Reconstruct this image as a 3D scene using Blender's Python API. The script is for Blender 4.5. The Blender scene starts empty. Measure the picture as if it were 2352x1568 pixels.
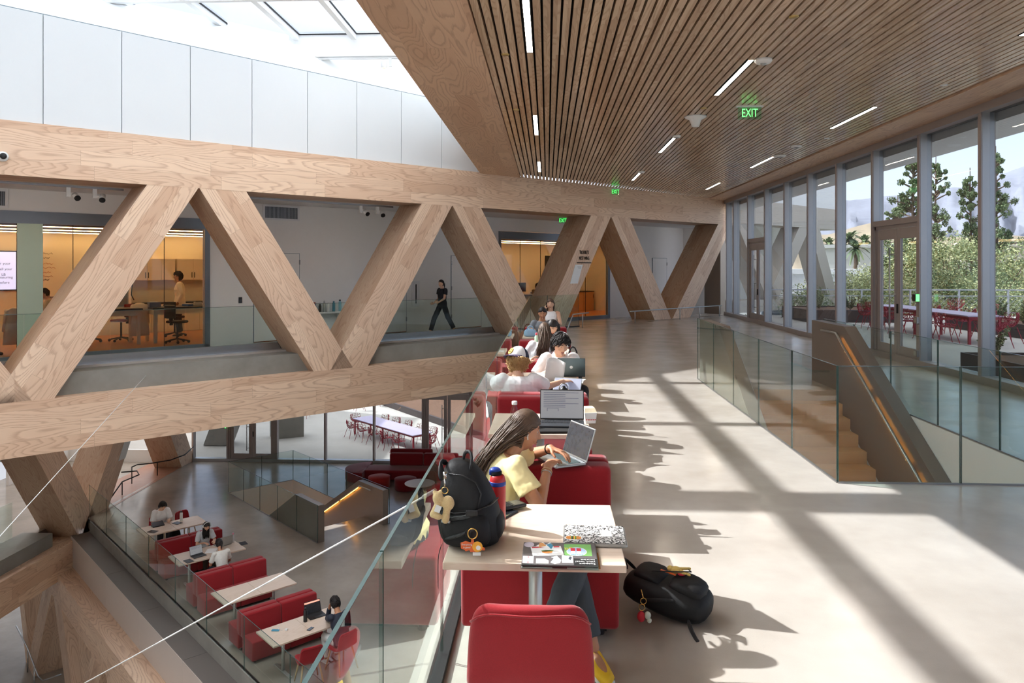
import bpy, math, random
from mathutils import Vector as V, Matrix, noise, Euler
from mathutils.geometry import tessellate_polygon
R = random.Random(7)
SC = bpy.context.scene
COL = SC.collection
PI = math.pi
H = 1.98                      # eye height over the study floor (z = 0)
LOW = -5.8                    # floor of the storey below
DEEP = -11.6                  # floor two storeys below
S2 = math.sqrt(.5)
EYE = Matrix.Identity(4)

# ------------------------------------------------------------------ materials
def srgb(r, g, b):
    return tuple((c/255/12.92 if c/255 <= .04045 else ((c/255+.055)/1.055)**2.4) for c in (r, g, b)) + (1,)

class G:
    """small node-graph helper"""
    def __init__(s, name):
        s.m = bpy.data.materials.new(name); s.m.use_nodes = True
        s.t = s.m.node_tree; s.t.nodes.clear()
        s.out = s.n('OutputMaterial')
    def n(s, kind, ins=None, **kw):
        nd = s.t.nodes.new('ShaderNode'+kind)
        for k, v in kw.items(): setattr(nd, k, v)
        for k, v in (ins or {}).items(): s.put(nd.inputs[k], v)
        return nd
    def put(s, sock, v):
        if hasattr(v, 'is_output'): s.t.links.new(v, sock)
        elif hasattr(v, 'outputs'): s.t.links.new(v.outputs[0], sock)
        else: sock.default_value = v
    def math(s, op, a, b=0., c=None):
        nd = s.n('Math', operation=op); s.put(nd.inputs[0], a); s.put(nd.inputs[1], b)
        if c is not None: s.put(nd.inputs[2], c)
        return nd.outputs[0]
    def mix(s, fac, a, b, blend='MIX'):
        nd = s.n('Mix', data_type='RGBA', blend_type=blend)
        s.put(nd.inputs[0], fac); s.put(nd.inputs[6], a); s.put(nd.inputs[7], b)
        return nd.outputs[2]
    def ramp(s, fac, stops, interp='LINEAR'):
        nd = s.n('ValToRGB'); s.put(nd.inputs[0], fac); cr = nd.color_ramp; cr.interpolation = interp
        while len(cr.elements) < len(stops): cr.elements.new(.5)
        for e, (p, c) in zip(cr.elements, stops):
            e.position = p; e.color = c if len(c) == 4 else (*c, 1)
        return nd.outputs[0]
    def noise(s, vec, scale, detail=3, rough=.55, out=0):
        nd = s.n('TexNoise', {'Scale': scale, 'Detail': detail, 'Roughness': rough})
        if vec is not None: s.put(nd.inputs['Vector'], vec)
        return nd.outputs[out]
    def obj(s):
        return s.n('TexCoord').outputs['Object']
    def bsdf(s, col, rough=.5, metal=0., bump=None, bstr=.2, bdist=.01, **ins):
        nd = s.n('BsdfPrincipled'); s.put(nd.inputs['Base Color'], col); s.put(nd.inputs['Roughness'], rough)
        nd.inputs['Metallic'].default_value = metal
        for k, v in ins.items(): s.put(nd.inputs[k.replace('_', ' ')], v)
        if bump is not None:
            b = s.n('Bump', {'Strength': bstr, 'Distance': bdist}); s.put(b.inputs['Height'], bump)
            s.put(nd.inputs['Normal'], b.outputs[0])
        return nd.outputs[0]
    def done(s, shader):
        s.put(s.out.inputs['Surface'], shader); return s.m

def plain(name, col, rough=.55, metal=0., var=.08, scale=6., bstr=0., bscale=60., **ins):
    g = G(name); c = srgb(*col); v = g.obj()
    n = g.noise(v, scale, 4)
    lo = tuple(x*(1-var) for x in c[:3])+(1,); hi = tuple(min(1, x*(1+var)) for x in c[:3])+(1,)
    cc = g.mix(n, lo, hi)
    bump = g.noise(v, bscale, 2) if bstr else None
    return g.done(g.bsdf(cc, rough, metal, bump, bstr, **ins))

def emit(name, col, strength, base=(240, 240, 235)):
    g = G(name)
    return g.done(g.bsdf(srgb(*base), .4, Emission_Color=srgb(*col), Emission_Strength=strength))

def timber(name, light, dark, line, row=.30, seg=2.6, sc=1., gloss=.5):
    """larch cladding: rows of planks along local x with swirling grain"""
    g = G(name); o = g.obj()
    sx = g.n('SeparateXYZ', {0: o})
    x, y, z = sx.outputs
    ry = g.math('FLOOR', g.math('DIVIDE', g.math('ADD', y, .0013), row)); rz = g.math('FLOOR', g.math('DIVIDE', g.math('ADD', z, .0013), row))
    rid = g.math('ADD', g.math('MULTIPLY', ry, 7.31), rz)
    h1 = g.n('TexWhiteNoise', {'W': rid}, noise_dimensions='1D').outputs[0]
    xs = g.math('ADD', g.math('DIVIDE', x, seg), g.math('MULTIPLY', h1, 9.))
    sid = g.math('FLOOR', xs)
    pid = g.math('ADD', g.math('MULTIPLY', sid, 3.77), g.math('MULTIPLY', rid, 11.3))
    hw = g.n('TexWhiteNoise', {'W': pid}, noise_dimensions='1D')
    h2 = hw.outputs[0]
    off = g.n('CombineXYZ', {0: g.math('MULTIPLY', h2, 40.), 1: g.math('MULTIPLY', h1, 31.), 2: g.math('MULTIPLY', h2, 17.)})
    st = g.n('VectorMath', operation='MULTIPLY'); g.put(st.inputs[0], o); st.inputs[1].default_value = (.42*sc, 2.6*sc, 2.6*sc)
    ad = g.n('VectorMath', operation='ADD'); g.put(ad.inputs[0], st.outputs[0]); g.put(ad.inputs[1], off)
    n1 = g.noise(ad.outputs[0], .95, 1.5, .35)
    fine = g.n('VectorMath', operation='MULTIPLY'); g.put(fine.inputs[0], ad.outputs[0]); fine.inputs[1].default_value = (2., 9., 9.)
    n2 = g.noise(fine.outputs[0], 3., 3, .6)
    ring = g.math('ADD', g.math('MULTIPLY', n1, 21.), g.math('MULTIPLY', n2, .55))
    fr = g.math('FRACT', ring)
    band = g.ramp(fr, [(0, (0, 0, 0)), (.55, (.12, .12, .12)), (.86, (1, 1, 1)), (1., (0, 0, 0))])
    amt = g.math('MULTIPLY', g.math('MULTIPLY', band, .58), g.math('ADD', .45, g.math('MULTIPLY', n2, .9)))
    base = g.mix(h2, srgb(*light), srgb(*dark))
    col = g.mix(amt, base, srgb(*line))
    # joints between planks
    fy = g.math('ABSOLUTE', g.math('SUBTRACT', g.math('FRACT', g.math('DIVIDE', g.math('ADD', z, .0013), row)), .5))
    fx = g.math('ABSOLUTE', g.math('SUBTRACT', g.math('FRACT', xs), .5))
    j = g.math('MAXIMUM', g.math('GREATER_THAN', fy, .4955), g.math('GREATER_THAN', fx, .4992))
    col = g.mix(g.math('MULTIPLY', j, .45), col, srgb(110, 84, 62))
    return g.done(g.bsdf(col, gloss, 0, n2, .06))

def glass(name, tint, rough=.0, ior=1.45, gain=1.):
    g = G(name)
    tr = g.n('BsdfTransparent', {'Color': (*tint, 1)}); gl = g.n('BsdfGlossy', {'Color': (1, 1, 1, 1), 'Roughness': rough})
    fr = g.n('Fresnel', {'IOR': ior}).outputs[0]
    fr = g.math('MULTIPLY', fr, g.math('SUBTRACT', gain, g.math('MULTIPLY', g.n('NewGeometry').outputs['Backfacing'], gain)))
    ms = g.n('MixShader'); g.put(ms.inputs[0], fr); g.put(ms.inputs[1], tr.outputs[0]); g.put(ms.inputs[2], gl.outputs[0])
    return g.done(ms.outputs[0])

def concrete(name, a, b, rough=(.12, .3), scale=.9, pits=True, spec=.5):
    g = G(name); v = g.n('NewGeometry').outputs['Position']
    big = g.noise(v, scale, 3, .5); mid = g.noise(v, scale*7, 3, .5); fine = g.noise(v, 170., 2, .7)
    f = g.math('ADD', g.math('MULTIPLY', big, .72), g.math('ADD', g.math('MULTIPLY', mid, .16), g.math('MULTIPLY', fine, .12)))
    col = g.ramp(f, [(.18, srgb(*b)), (.80, srgb(*a))])
    if pits:
        vo = g.n('TexVoronoi', {'Vector': v, 'Scale': 55.}).outputs[0]
        col = g.mix(g.math('MULTIPLY', g.math('LESS_THAN', vo, .09), .5), col, srgb(70, 66, 62))
    ro = g.math('ADD', rough[0], g.math('MULTIPLY', g.noise(v, scale*2.2, 3, .5), (rough[1]-rough[0])*1.4))
    return g.done(g.bsdf(col, ro, 0, g.noise(v, scale*1.3, 3), .07, .05, Specular_IOR_Level=spec))

def felt(name, col, var=.18):
    g = G(name); v = g.obj()
    n = g.noise(v, 260., 3, .8); b = g.noise(v, 5., 3)
    c = srgb(*col)
    cc = g.mix(n, tuple(x*(1-var*1.6) for x in c[:3])+(1,), tuple(min(1, x*(1+var*1.6)) for x in c[:3])+(1,))
    cc = g.mix(g.math('MULTIPLY', b, .25), cc, tuple(x*.75 for x in c[:3])+(1,))
    return g.done(g.bsdf(cc, .9, 0, n, .25, .002, Sheen_Weight=.25, Specular_IOR_Level=.2))

def speckle(name, a, b, scale, thr=.5, rough=.5):
    g = G(name); n = g.noise(g.obj(), scale, 2, .6)
    return g.done(g.bsdf(g.ramp(n, [(thr-.02, srgb(*a)), (thr+.02, srgb(*b))]), rough))

M = {}
M['wood'] = timber('larch cladding', (236, 209, 182), (214, 180, 152), (172, 130, 104))
M['woodx'] = timber('larch soffit', (226, 194, 164), (208, 172, 142), (166, 124, 98))
M['slat'] = timber('ash slats', (224, 199, 170), (196, 168, 140), (168, 138, 110), row=.11, seg=1.9, gloss=.17)
M['black'] = plain('black felt backing', (20, 18, 17), .9)
M['tabletop'] = timber('maple table laminate', (222, 203, 186), (217, 197, 179), (204, 180, 158), row=5, seg=9, sc=1.4, gloss=.38)
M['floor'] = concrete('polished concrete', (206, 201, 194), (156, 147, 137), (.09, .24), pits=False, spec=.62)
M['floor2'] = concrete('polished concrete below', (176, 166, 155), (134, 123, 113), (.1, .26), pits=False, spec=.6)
M['conc'] = concrete('cast concrete', (158, 156, 150), (124, 122, 116), (.6, .8), 1.4, spec=.3)
M['pave'] = concrete('patio paving', (186, 181, 174), (166, 161, 154), (.7, .85), 1., spec=.3)
M['ramp'] = concrete('tinted ramp floor', (176, 128, 104), (150, 104, 84), (.25, .4))
M['white'] = plain('white paint', (236, 234, 232), .6, var=.02)
M['soffit'] = plain('white plaster soffit', (240, 243, 244), .6, var=.015, scale=2)
M['ceil2'] = plain('corridor ceiling paint', (226, 226, 228), .7, var=.02)
M['panel'] = plain('satin white panels', (216, 222, 226), .32, var=.01, scale=1, Specular_IOR_Level=.4)
M['joint'] = plain('grey joint', (120, 136, 146), .5)
M['steel'] = plain('satin anodised steel', (150, 148, 148), .34, .85, .05)
M['mull'] = plain('bronze grey aluminium', (160, 152, 150), .42, .2, .04)
M['mulls'] = plain('silver mullion face', (170, 173, 178), .4, .5, .03)
M['wing'] = plain('taupe metal panel', (132, 122, 114), .42, .35, .05, bstr=.05)
M['wingdark'] = plain('perforated dark metal', (60, 60, 58), .5, .3, .05)
M['frame'] = plain('zinc grey frame', (120, 128, 138), .4, .4, .04)
M['rubber'] = plain('black rubber', (24, 24, 26), .6)
M['sill'] = plain('stainless kick plate', (170, 172, 176), .25, .9, .05)
M['winglass'] = glass('window glass', (.71, .74, .765), ior=1.38)
M['skyglass'] = glass('skylight glass', (.93, .94, .95), ior=1.3)
M['railglass'] = glass('railing glass', (.90, .955, .935), ior=1.42)
M['edge'] = plain('glass edge', (52, 80, 74), .2, 0, .05, Specular_IOR_Level=.8)
M['redfelt'] = felt('red wool felt', (150, 30, 38))
M['redfelt2'] = felt('maroon wool felt', (128, 26, 36))
M['redfelt3'] = felt('coral wool felt', (172, 44, 42))
M['redmetal'] = plain('red powder coat', (148, 34, 52), .4, .1, .06)
M['lilac'] = plain('lilac table top', (178, 166, 190), .4, 0, .03)
M['greyleg'] = plain('silver table leg', (190, 190, 188), .35, .6, .04)
M['oak'] = plain('light oak legs', (206, 172, 132), .5, 0, .1, 14)
M['blackplastic'] = plain('black plastic', (26, 26, 28), .4)
M['darkscreen'] = plain('dark laptop shell', (70, 74, 80), .35, .5)
M['silver'] = plain('silver aluminium', (176, 180, 182), .3, .8, .03)
M['paper'] = plain('white paper', (240, 240, 238), .7, 0, .02)
M['led'] = emit('warm strip lamp', (255, 238, 216), 20.)
M['ledlab'] = emit('lab strip lamp', (255, 206, 138), 20.)
M['ledrail'] = emit('handrail lamp', (255, 170, 70), 12.)
M['bulb'] = emit('spotlight lens', (255, 196, 130), 3.)
M['green'] = emit('exit letters', (40, 235, 90), 1.6)
M['clear'] = glass('clear plastic', (.93, .96, .97))
M['signglass'] = glass('exit sign glass', (.75, .98, .82))
M['whiteplastic'] = plain('white plastic', (228, 230, 230), .4, 0, .02)

# ------------------------------------------------------------------ mesh building
class MB:
    def __init__(s): s.v = []; s.f = []; s.m = []
    def add(s, vs, fs, mat=0):
        b = len(s.v); s.v += [tuple(p) for p in vs]
        for f in fs: s.f.append([b+i for i in f]); s.m.append(mat)
        return s
    def box(s, x0, x1, y0, y1, z0, z1, mat=0, T=None):
        vs = [V((x, y, z)) for z in (z0, z1) for y in (y0, y1) for x in (x0, x1)]
        if T is not None: vs = [T @ p for p in vs]
        return s.add(vs, [(0, 2, 3, 1), (4, 5, 7, 6), (0, 1, 5, 4), (2, 6, 7, 3), (0, 4, 6, 2), (1, 3, 7, 5)], mat)
    def cyl(s, a, b, r0, r1=None, n=10, mat=0):
        a, b = V(a), V(b); r1 = r0 if r1 is None else r1
        d = (b-a).normalized(); q = d.orthogonal().normalized(); w = d.cross(q)
        vs = [p+(q*math.cos(2*PI*i/n)+w*math.sin(2*PI*i/n))*r for p, r in ((a, r0), (b, r1)) for i in range(n)]
        return s.add(vs, [(i, (i+1) % n, n+(i+1) % n, n+i) for i in range(n)]+[tuple(range(n-1, -1, -1)), tuple(range(n, 2*n))], mat)
    def tube(s, pts, r, n=8, mat=0, closed=False):
        pts = [V(p) for p in pts]; k = len(pts); rs = r if isinstance(r, (list, tuple)) else [r]*k
        vs = []; q = None
        for i, p in enumerate(pts):
            a = pts[(i-1) % k] if (closed or i) else p; b = pts[(i+1) % k] if (closed or i < k-1) else p
            d = (b-a).normalized() if (b-a).length > 1e-9 else V((0, 0, 1))
            q = d.orthogonal().normalized() if q is None else (q-d*q.dot(d)).normalized() if (q-d*q.dot(d)).length > 1e-6 else d.orthogonal().normalized()
            w = d.cross(q)
            vs += [p+(q*math.cos(2*PI*j/n)+w*math.sin(2*PI*j/n))*rs[i] for j in range(n)]
        fs = [(i*n+j, i*n+(j+1) % n, ((i+1) % k)*n+(j+1) % n, ((i+1) % k)*n+j) for i in range(k if closed else k-1) for j in range(n)]
        if not closed: fs += [tuple(range(n-1, -1, -1)), tuple(range((k-1)*n, k*n))]
        return s.add(vs, fs, mat)
    def lathe(s, prof, c=(0, 0, 0), n=20, mat=0, T=None):
        c = V(c); vs = []; k = len(prof)
        for r, z in prof: vs += [c+V((max(r, 1e-4)*math.cos(2*PI*j/n), max(r, 1e-4)*math.sin(2*PI*j/n), z)) for j in range(n)]
        if T is not None: vs = [T @ p for p in vs]
        return s.add(vs, [(i*n+j, i*n+(j+1) % n, (i+1)*n+(j+1) % n, (i+1)*n+j) for i in range(k-1) for j in range(n)]+[tuple(range(n-1, -1, -1)), tuple(range((k-1)*n, k*n))], mat)
    def ext(s, poly, vec, mat=0):
        poly = [V(p) for p in poly]; vec = V(vec); n = len(poly)
        nm = V((0, 0, 0))
        for i in range(n): nm += poly[i].cross(poly[(i+1) % n])
        if nm.dot(vec) > 0: poly.reverse()
        return s.add(poly+[p+vec for p in poly], [tuple(range(n)), tuple(range(2*n-1, n-1, -1))]+[(i, i+n, (i+1) % n+n, (i+1) % n) for i in range(n)], mat)
    def ball(s, c, r, n=12, mat=0, T=None, k=None):
        r = r if isinstance(r, (list, tuple)) else (r, r, r); c = V(c); k = k or max(6, n*2//3)
        vs = []
        for i in range(1, k):
            t = PI*i/k
            vs += [c+V((r[0]*math.sin(t)*math.cos(2*PI*j/n), r[1]*math.sin(t)*math.sin(2*PI*j/n), r[2]*math.cos(t))) for j in range(n)]
        vs += [c+V((0, 0, r[2])), c-V((0, 0, r[2]))]
        if T is not None: vs = [T @ p for p in vs]
        fs = [(i*n+j, (i+1)*n+j, (i+1)*n+(j+1) % n, i*n+(j+1) % n) for i in range(k-2) for j in range(n)]
        t, b = len(vs)-2, len(vs)-1
        fs += [(t, j, (j+1) % n) for j in range(n)]+[(b, (k-2)*n+(j+1) % n, (k-2)*n+j) for j in range(n)]
        return s.add(vs, fs, mat)
    def capsule(s, a, r0, b, r1, n=12, flat=False, mat=0):
        s.cyl(a, b, r0, r1, n, mat)
        s.ball(a, r0, n, mat)
        if not flat: s.ball(b, r1, n, mat)
        return s
    def loft(s, secs, n=16, mat=0):
        """secs: (centre, right vec scaled, forward vec scaled)"""
        vs = []; k = len(secs)
        for c, a, b in secs:
            vs += [V(c)+V(a)*math.cos(2*PI*j/n)+V(b)*math.sin(2*PI*j/n) for j in range(n)]
        return s.add(vs, [(i*n+j, i*n+(j+1) % n, (i+1)*n+(j+1) % n, (i+1)*n+j) for i in range(k-1) for j in range(n)]+[tuple(range(n-1, -1, -1)), tuple(range((k-1)*n, k*n))], mat)
    def build(s, name, mats, parent=None, T=None, smooth=False, bevel=0, seg=2, props=None):
        me = bpy.data.meshes.new(name)
        me.from_pydata(s.v, [], s.f)
        mats = mats if isinstance(mats, (list, tuple)) else [mats]
        for m in mats: me.materials.append(M[m] if isinstance(m, str) else m)
        me.polygons.foreach_set('material_index', s.m)
        if smooth: me.polygons.foreach_set('use_smooth', [True]*len(s.f))
        me.update()
        o = bpy.data.objects.new(name, me); COL.objects.link(o)
        if parent is not None: o.parent = parent
        if T is not None: o.matrix_basis = T
        if bevel:
            b = o.modifiers.new('bevel', 'BEVEL'); b.width = bevel; b.segments = seg; b.limit_method = 'ANGLE'; b.angle_limit = .6
        for k, v in (props or {}).items(): o[k] = v
        return o

def tag(o, label, cat, group=None):
    o['label'] = label; o['category'] = cat
    if group: o['group'] = group
    return o
def thing(name, label, cat, loc=(0, 0, 0), rot=0., group=None, T=None):
    o = bpy.data.objects.new(name, None); COL.objects.link(o); o.empty_display_size = .1
    o.matrix_basis = T if T is not None else Matrix.Translation(V(loc)) @ Matrix.Rotation(rot, 4, 'Z')
    return tag(o, label, cat, group)
def struct(o, label=None, cat=None):
    o['kind'] = 'structure'
    if label: o['label'] = label
    if cat: o['category'] = cat
    return o
def dup(root, T, label=None, group=None):
    """copy a thing, its parts and their sub-parts"""
    def cp(o, parent):
        c = o.copy(); COL.objects.link(c)
        if parent is not None: c.parent = parent
        for ch in o.children: cp(ch, c)
        return c
    r = cp(root, None); r.matrix_basis = T
    if label: r['label'] = label
    if group: r['group'] = group
    return r
def TR(x, y, z=0., rot=0.): return Matrix.Translation((x, y, z)) @ Matrix.Rotation(rot, 4, 'Z')
def flat_poly(outer, holes, z, thick):
    """slab with holes"""
    mb = MB(); loops = [outer]+holes
    flat = [p for l in loops for p in l]
    tris = tessellate_polygon([[V((x, y, 0)) for x, y in l] for l in loops])
    n = len(flat)
    vs = [(x, y, z) for x, y in flat]+[(x, y, z-thick) for x, y in flat]
    fs = []
    for t in tris:
        a, b, c = (V((*flat[i], 0)) for i in t)
        if (b-a).cross(c-a).z < 0: t = t[::-1]
        fs += [tuple(t), tuple(i+n for i in t[::-1])]
    k = 0
    for l in loops:
        for i in range(len(l)):
            a, b = k+i, k+(i+1) % len(l); fs.append((a, b, b+n, a+n))
        k += len(l)
    mb.add(vs, fs); return mb
def text(body, size, T, name, mat, parent=None, depth=.002, align='CENTER', sx=1.):
    cu = bpy.data.curves.new(name, 'FONT'); cu.body = body; cu.size = size; cu.align_x = align; cu.align_y = 'CENTER'; cu.extrude = depth
    o = bpy.data.objects.new(name, cu); COL.objects.link(o)
    dg = bpy.context.evaluated_depsgraph_get(); dg.update()
    me = bpy.data.meshes.new_from_object(o.evaluated_get(dg)); bpy.data.objects.remove(o)
    me.materials.clear(); me.materials.append(M[mat]); me.name = name
    o = bpy.data.objects.new(name, me); COL.objects.link(o)
    if parent is not None: o.parent = parent
    o.matrix_basis = T @ Matrix.Diagonal((sx, 1, 1, 1)); return o
def beam(name, p0, p1, w, h, mat, parent=None, up=(0, 0, 1), PM=EYE):
    """board from p0 to p1 (parent space): local x runs along it, w across, h along up"""
    p0, p1 = V(p0), V(p1); x = (p1-p0).normalized(); y = V(up).cross(x).normalized(); z = x.cross(y)
    T = Matrix((x, y, z)).transposed().to_4x4(); T.translation = p0
    return MB().box(0, (p1-p0).length, -w/2, w/2, -h/2, h/2).build(name, mat, parent, T)
def prism_along(name, poly, vec, axis, mat, parent=None):
    """extrude poly by vec; the object's local x follows axis so that the grain does"""
    x = V(axis).normalized(); y = V(vec).normalized(); y = (y-x*y.dot(x)).normalized(); z = x.cross(y)
    T = Matrix((x, y, z)).transposed().to_4x4(); T.translation = V(poly[0]); I = T.inverted()
    mb = MB().ext([I @ V(p) for p in poly], I.to_3x3() @ V(vec))
    return mb.build(name, mat, parent, T)
SKY_STRENGTH, SUN_STRENGTH, EXPOSURE = 2.4, 6.8, .45
# ------------------------------------------------------------------ study floor
TT = TR(7.45, 31.6, 0, PI/4)            # truss frame: x along the truss, y behind it
def tw(x, n, z=0.): return TT @ V((x, n, z))
K = 24.15

fl = flat_poly([(-.62, -9), (7.62, -9), (7.62, 33.3), (6.6, 32.0), (-.62, 24.75)],
               [[(2.68, 7.02), (4.84, 7.02), (4.84, 12.3), (2.68, 12.3)]], 0, .3)
struct(fl.build('floor', 'floor'))
# slab edge and under side of the study floor, seen past the railing
mb = MB().box(-.66, -.58, -9, 24.6, -1.0, -.01)
struct(mb.build('trim_1', 'conc'))

# ceiling of slats on black backing
mb = MB(); p = .11; x0 = -.775-.055
leds = [(5, [(7.7, 9.72), (13.8, 15.83), (19.9, 21.95)]), (32, [(10.25, 12.3), (16.25, 18.4), (22.2, 24.25)]), (59, [(7.3, 9.3), (13.35, 15.35), (19.3, 21.3), (25.2, 27.2)])]
TS = Matrix.Rotation(PI/2, 4, 'Z')       # local x = world y, local y = -world x
for i in range(67):
    xc = x0+p*(i+.5); ye = xc+K+.1
    mb.box(-9, ye, -xc-.041, -xc+.041, 4.77, 4.85)
o = mb.build('ceiling', 'slat', T=TS); struct(o)
o = MB().ext([(-9, .83, 4.87), (-9, -6.6, 4.87), (6.6+K, -6.6, 4.87), (-.83+K, .83, 4.87)], (0, 0, .05)).build('acoustic_backing', 'black', o)
LB = {'A': 'row nearest the skylight beam', 'B': 'middle row of the slatted ceiling', 'C': 'row nearest the window wall'}
for (i, segs), nm in zip(leds, 'ABC'):
    xc = x0+p*(i+.5)
    for q, (a, b) in enumerate(segs):
        t = thing('strip_light', f'warm strip light, {("nearest", "second", "third", "farthest")[q]} of the {LB[nm]}', 'light', (xc, (a+b)/2, 4.77), 0, 'strip lights in the slatted ceiling')
        L = (b-a)/2
        MB().box(-.036, .036, -L, L, -.003, .03).build('diffuser', 'led', t)
        MB().box(-.046, -.036, -L-.01, L+.01, -.005, .04).box(.036, .046, -L-.01, L+.01, -.005, .04).build('housing', 'black', t)
# wood soffit beams either side of the slats
TB = Matrix.Rotation(PI/2, 4, 'Z')
mb = MB().ext([(-9, 1.99, 4.76), (-9, .835, 4.76), (-.835+K+.06, .835, 4.76), (-1.99+K+.06, 1.99, 4.76)], (0, 0, 1.1))
struct(mb.build('trim_2', 'woodx', T=TB))
mb = MB().ext([(-9, -6.57, 4.74), (-9, -7.62, 4.74), (7.62+K, -7.62, 4.74), (6.57+K, -6.57, 4.74)], (0, 0, .3))
struct(mb.build('trim_3', 'woodx', T=TB))
# roof over the study floor, overhanging the patio
mb = MB().ext([(-1.97, -9, 5.9), (9.0, -9, 5.9), (9.0, 34, 5.9), (-1.97, 22.2, 5.9)], (0, 0, .9)).box(7.62, 8.7, -9, 33, 4.45, 5.9).box(-1.99, -1.8, -9, 22.1, 5.85, 8.0)
struct(mb.build('roof', 'soffit'))

# ceiling fixtures
def fixture(name, label, cat, x, y, parts, group=None, z=4.77):
    t = thing(name, label, cat, (x, y, z), 0, group)
    for nm, prof, m in parts: MB().lathe(prof, n=20).build(nm, m, t, smooth=True)
    return t
fixture('motion_sensor', 'round white motion sensor on the slats beside a middle strip light', 'sensor', 2.90, 10.2, [('housing', [(.0, -.06), (.09, -.058), (.115, -.03), (.115, 0)], 'whiteplastic'), ('lens', [(.0, -.085), (.03, -.08), (.04, -.058)], 'silver')])
fixture('ceiling_speaker', 'white bell shaped pendant speaker flush under the slats', 'speaker', 2.75, 14.05, [('horn', [(0, -.19), (.07, -.185), (.085, -.12), (.11, -.06), (.19, -.02), (.2, 0)], 'whiteplastic'), ('mounting_ring', [(.14, -.006), (.21, -.004), (.21, .01)], 'silver')])
for i, (x, y, lb) in enumerate([(2.745, 8.48, 'round brass sprinkler cover by the middle strip lights nearest the camera'), (-.55, 9.81, 'round brass sprinkler cover beside the nearest strip of the beam-side row'), (-.55, 13.27, 'round brass sprinkler cover before the second strip of the beam-side row'), (6.07, 11.77, 'pale round sprinkler cover near the window side soffit, nearer one'), (6.05, 16.51, 'pale round sprinkler cover near the window side soffit, farther one'), (2.745, 13.3, 'round brass sprinkler cover just before the bell shaped speaker')]):
    fixture('sprinkler_cover', lb, 'sprinkler', x, y, [('cover_plate', [(0, -.012), (.05, -.012), (.055, -.004), (.055, .01)], M.setdefault('brass', plain('brass', (196, 170, 110), .35, .7)) if x < 5 else 'whiteplastic')], 'sprinkler covers in the slats')
for x, y, r, lb in [(2.745, 16.05, .09, 'small white detector at the end of the second middle strip light'), (5.72, 17.5, .13, 'white detector between window side strip lights'), (5.8, 19.0, .16, 'broad white disc detector beside a window side strip light'), (2.745, 22.05, .1, 'small white detector by the third middle strip light')]:
    fixture('smoke_detector', lb, 'detector', x, y, [('housing', [(0, -.05), (r*.8, -.045), (r, -.02), (r, 0)], 'whiteplastic'), ('grille', [(0, -.058), (r*.4, -.056), (r*.45, -.048)], 'steel')], 'smoke detectors on the slatted ceiling')

def exit_sign(T, w, h, label, s=1.):
    t = thing('exit_sign', label, 'sign', T=T)
    MB().box(-w/2-.03, w/2+.03, -.03, .03, 0, .03).build('canopy_bar', 'whiteplastic', t)
    MB().box(-w/2, w/2, -.004, .004, -h, 0).build('acrylic_panel', 'signglass', t)
    text('EXIT', h*.98, Matrix.Translation((0, -.007, -h*.5)) @ Matrix.Rotation(PI/2, 4, 'X'), 'lettering', 'green', t, .002, sx=.66)
exit_sign(TR(3.5, 13.14, 4.745, 0), .40, .21, 'clear exit sign with green letters under the slatted ceiling')
exit_sign(TT @ TR(-7.23, -.08, 4.72, -PI/4), .24, .2, 'small green exit sign fixed on the long timber top beam')
exit_sign(TT @ TR(-8.25, 1.5, 3.74, -PI/4), .28, .2, 'green exit sign on the corridor ceiling behind the truss')

# ------------------------------------------------------------------ the truss of the study floor
tr = thing('timber_truss', 'long larch clad truss with big zigzag braces crossing the atrium', 'truss', T=TT)
def chord(nm, x0, x1, z0, z1, y0=0., y1=1.1, parent=tr, mat='wood'):
    return MB().box(0, x1-x0, 0, y1-y0, 0, z1-z0).build(nm, mat, parent, Matrix.Translation((x0, y0, z0)))
chord('top_chord', -36, .5, 3.74, 4.79)
chord('bottom_chord', -36, -9.2, -1.69, -.62)
def brace(xt0, xt1, xb0, xb1, zt=3.76, zb=-.64, parent=tr, y0=.004, y1=1.096, mat='wood'):
    prism_along('brace', [(xb0, y0, zb), (xb1, y0, zb), (xt1, y0, zt), (xt0, y0, zt)], (0, y1-y0, 0), (xt0-xb0, 0, zt-zb), mat, parent)
brace(-28.6, -27.53, -25.76, -24.7)
brace(-22.6, -21.53, -25.42, -24.35)
brace(-21.53, -20.46, -18.72, -17.62)
brace(-15.45, -14.39, -18.28, -17.2)
brace(-14.39, -13.33, -11.45, -10.4)
brace(-8.42, -7.37, -11.2, -10.14)
brace(-7.37, -6.33, -4.44, -3.42)
brace(-.58, .45, -4.3, -3.1)
MB().box(.05, .42, .3, 1.08, 0, 3.74).build('end_post', 'wing', tr)
# plaque and lettering on the fourth pair of braces
t = thing('donor_plaque', 'white slanted information plaque on a timber brace', 'plaque', T=TT)
MB().ext([(-9.47, -.012, 1.43), (-9.1, -.012, 1.43), (-8.85, -.012, 2.06), (-9.22, -.012, 2.06)], (0, .014, 0)).build('plate', 'whiteplastic', t)
mb = MB()
for i in range(3): mb.box(-9.0+.02*i-.12, -8.93, -.014, -.012, 1.99-.03*i, 2.0-.03*i)
mb.build('print', M.setdefault('greyink', plain('grey ink', (150, 158, 160), .7)), t)
RX = Matrix.Rotation(PI/2, 4, 'X')
t = thing('wall_lettering', 'black raised lettering on the brace above the white plaque', 'lettering', T=TT)
text("TROUBLE'S", .17, Matrix.Translation((-8.78, -.004, 2.47)) @ RX, 'title_letters', 'black', t, .004, sx=.55)
text("WEST WING", .17, Matrix.Translation((-8.78, -.004, 2.27)) @ RX, 'title_letters', 'black', t, .004, sx=.55)
MB().box(-9.14, -8.42, -.006, 0, 2.11, 2.14).build('small_print_line', 'black', t)
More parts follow.
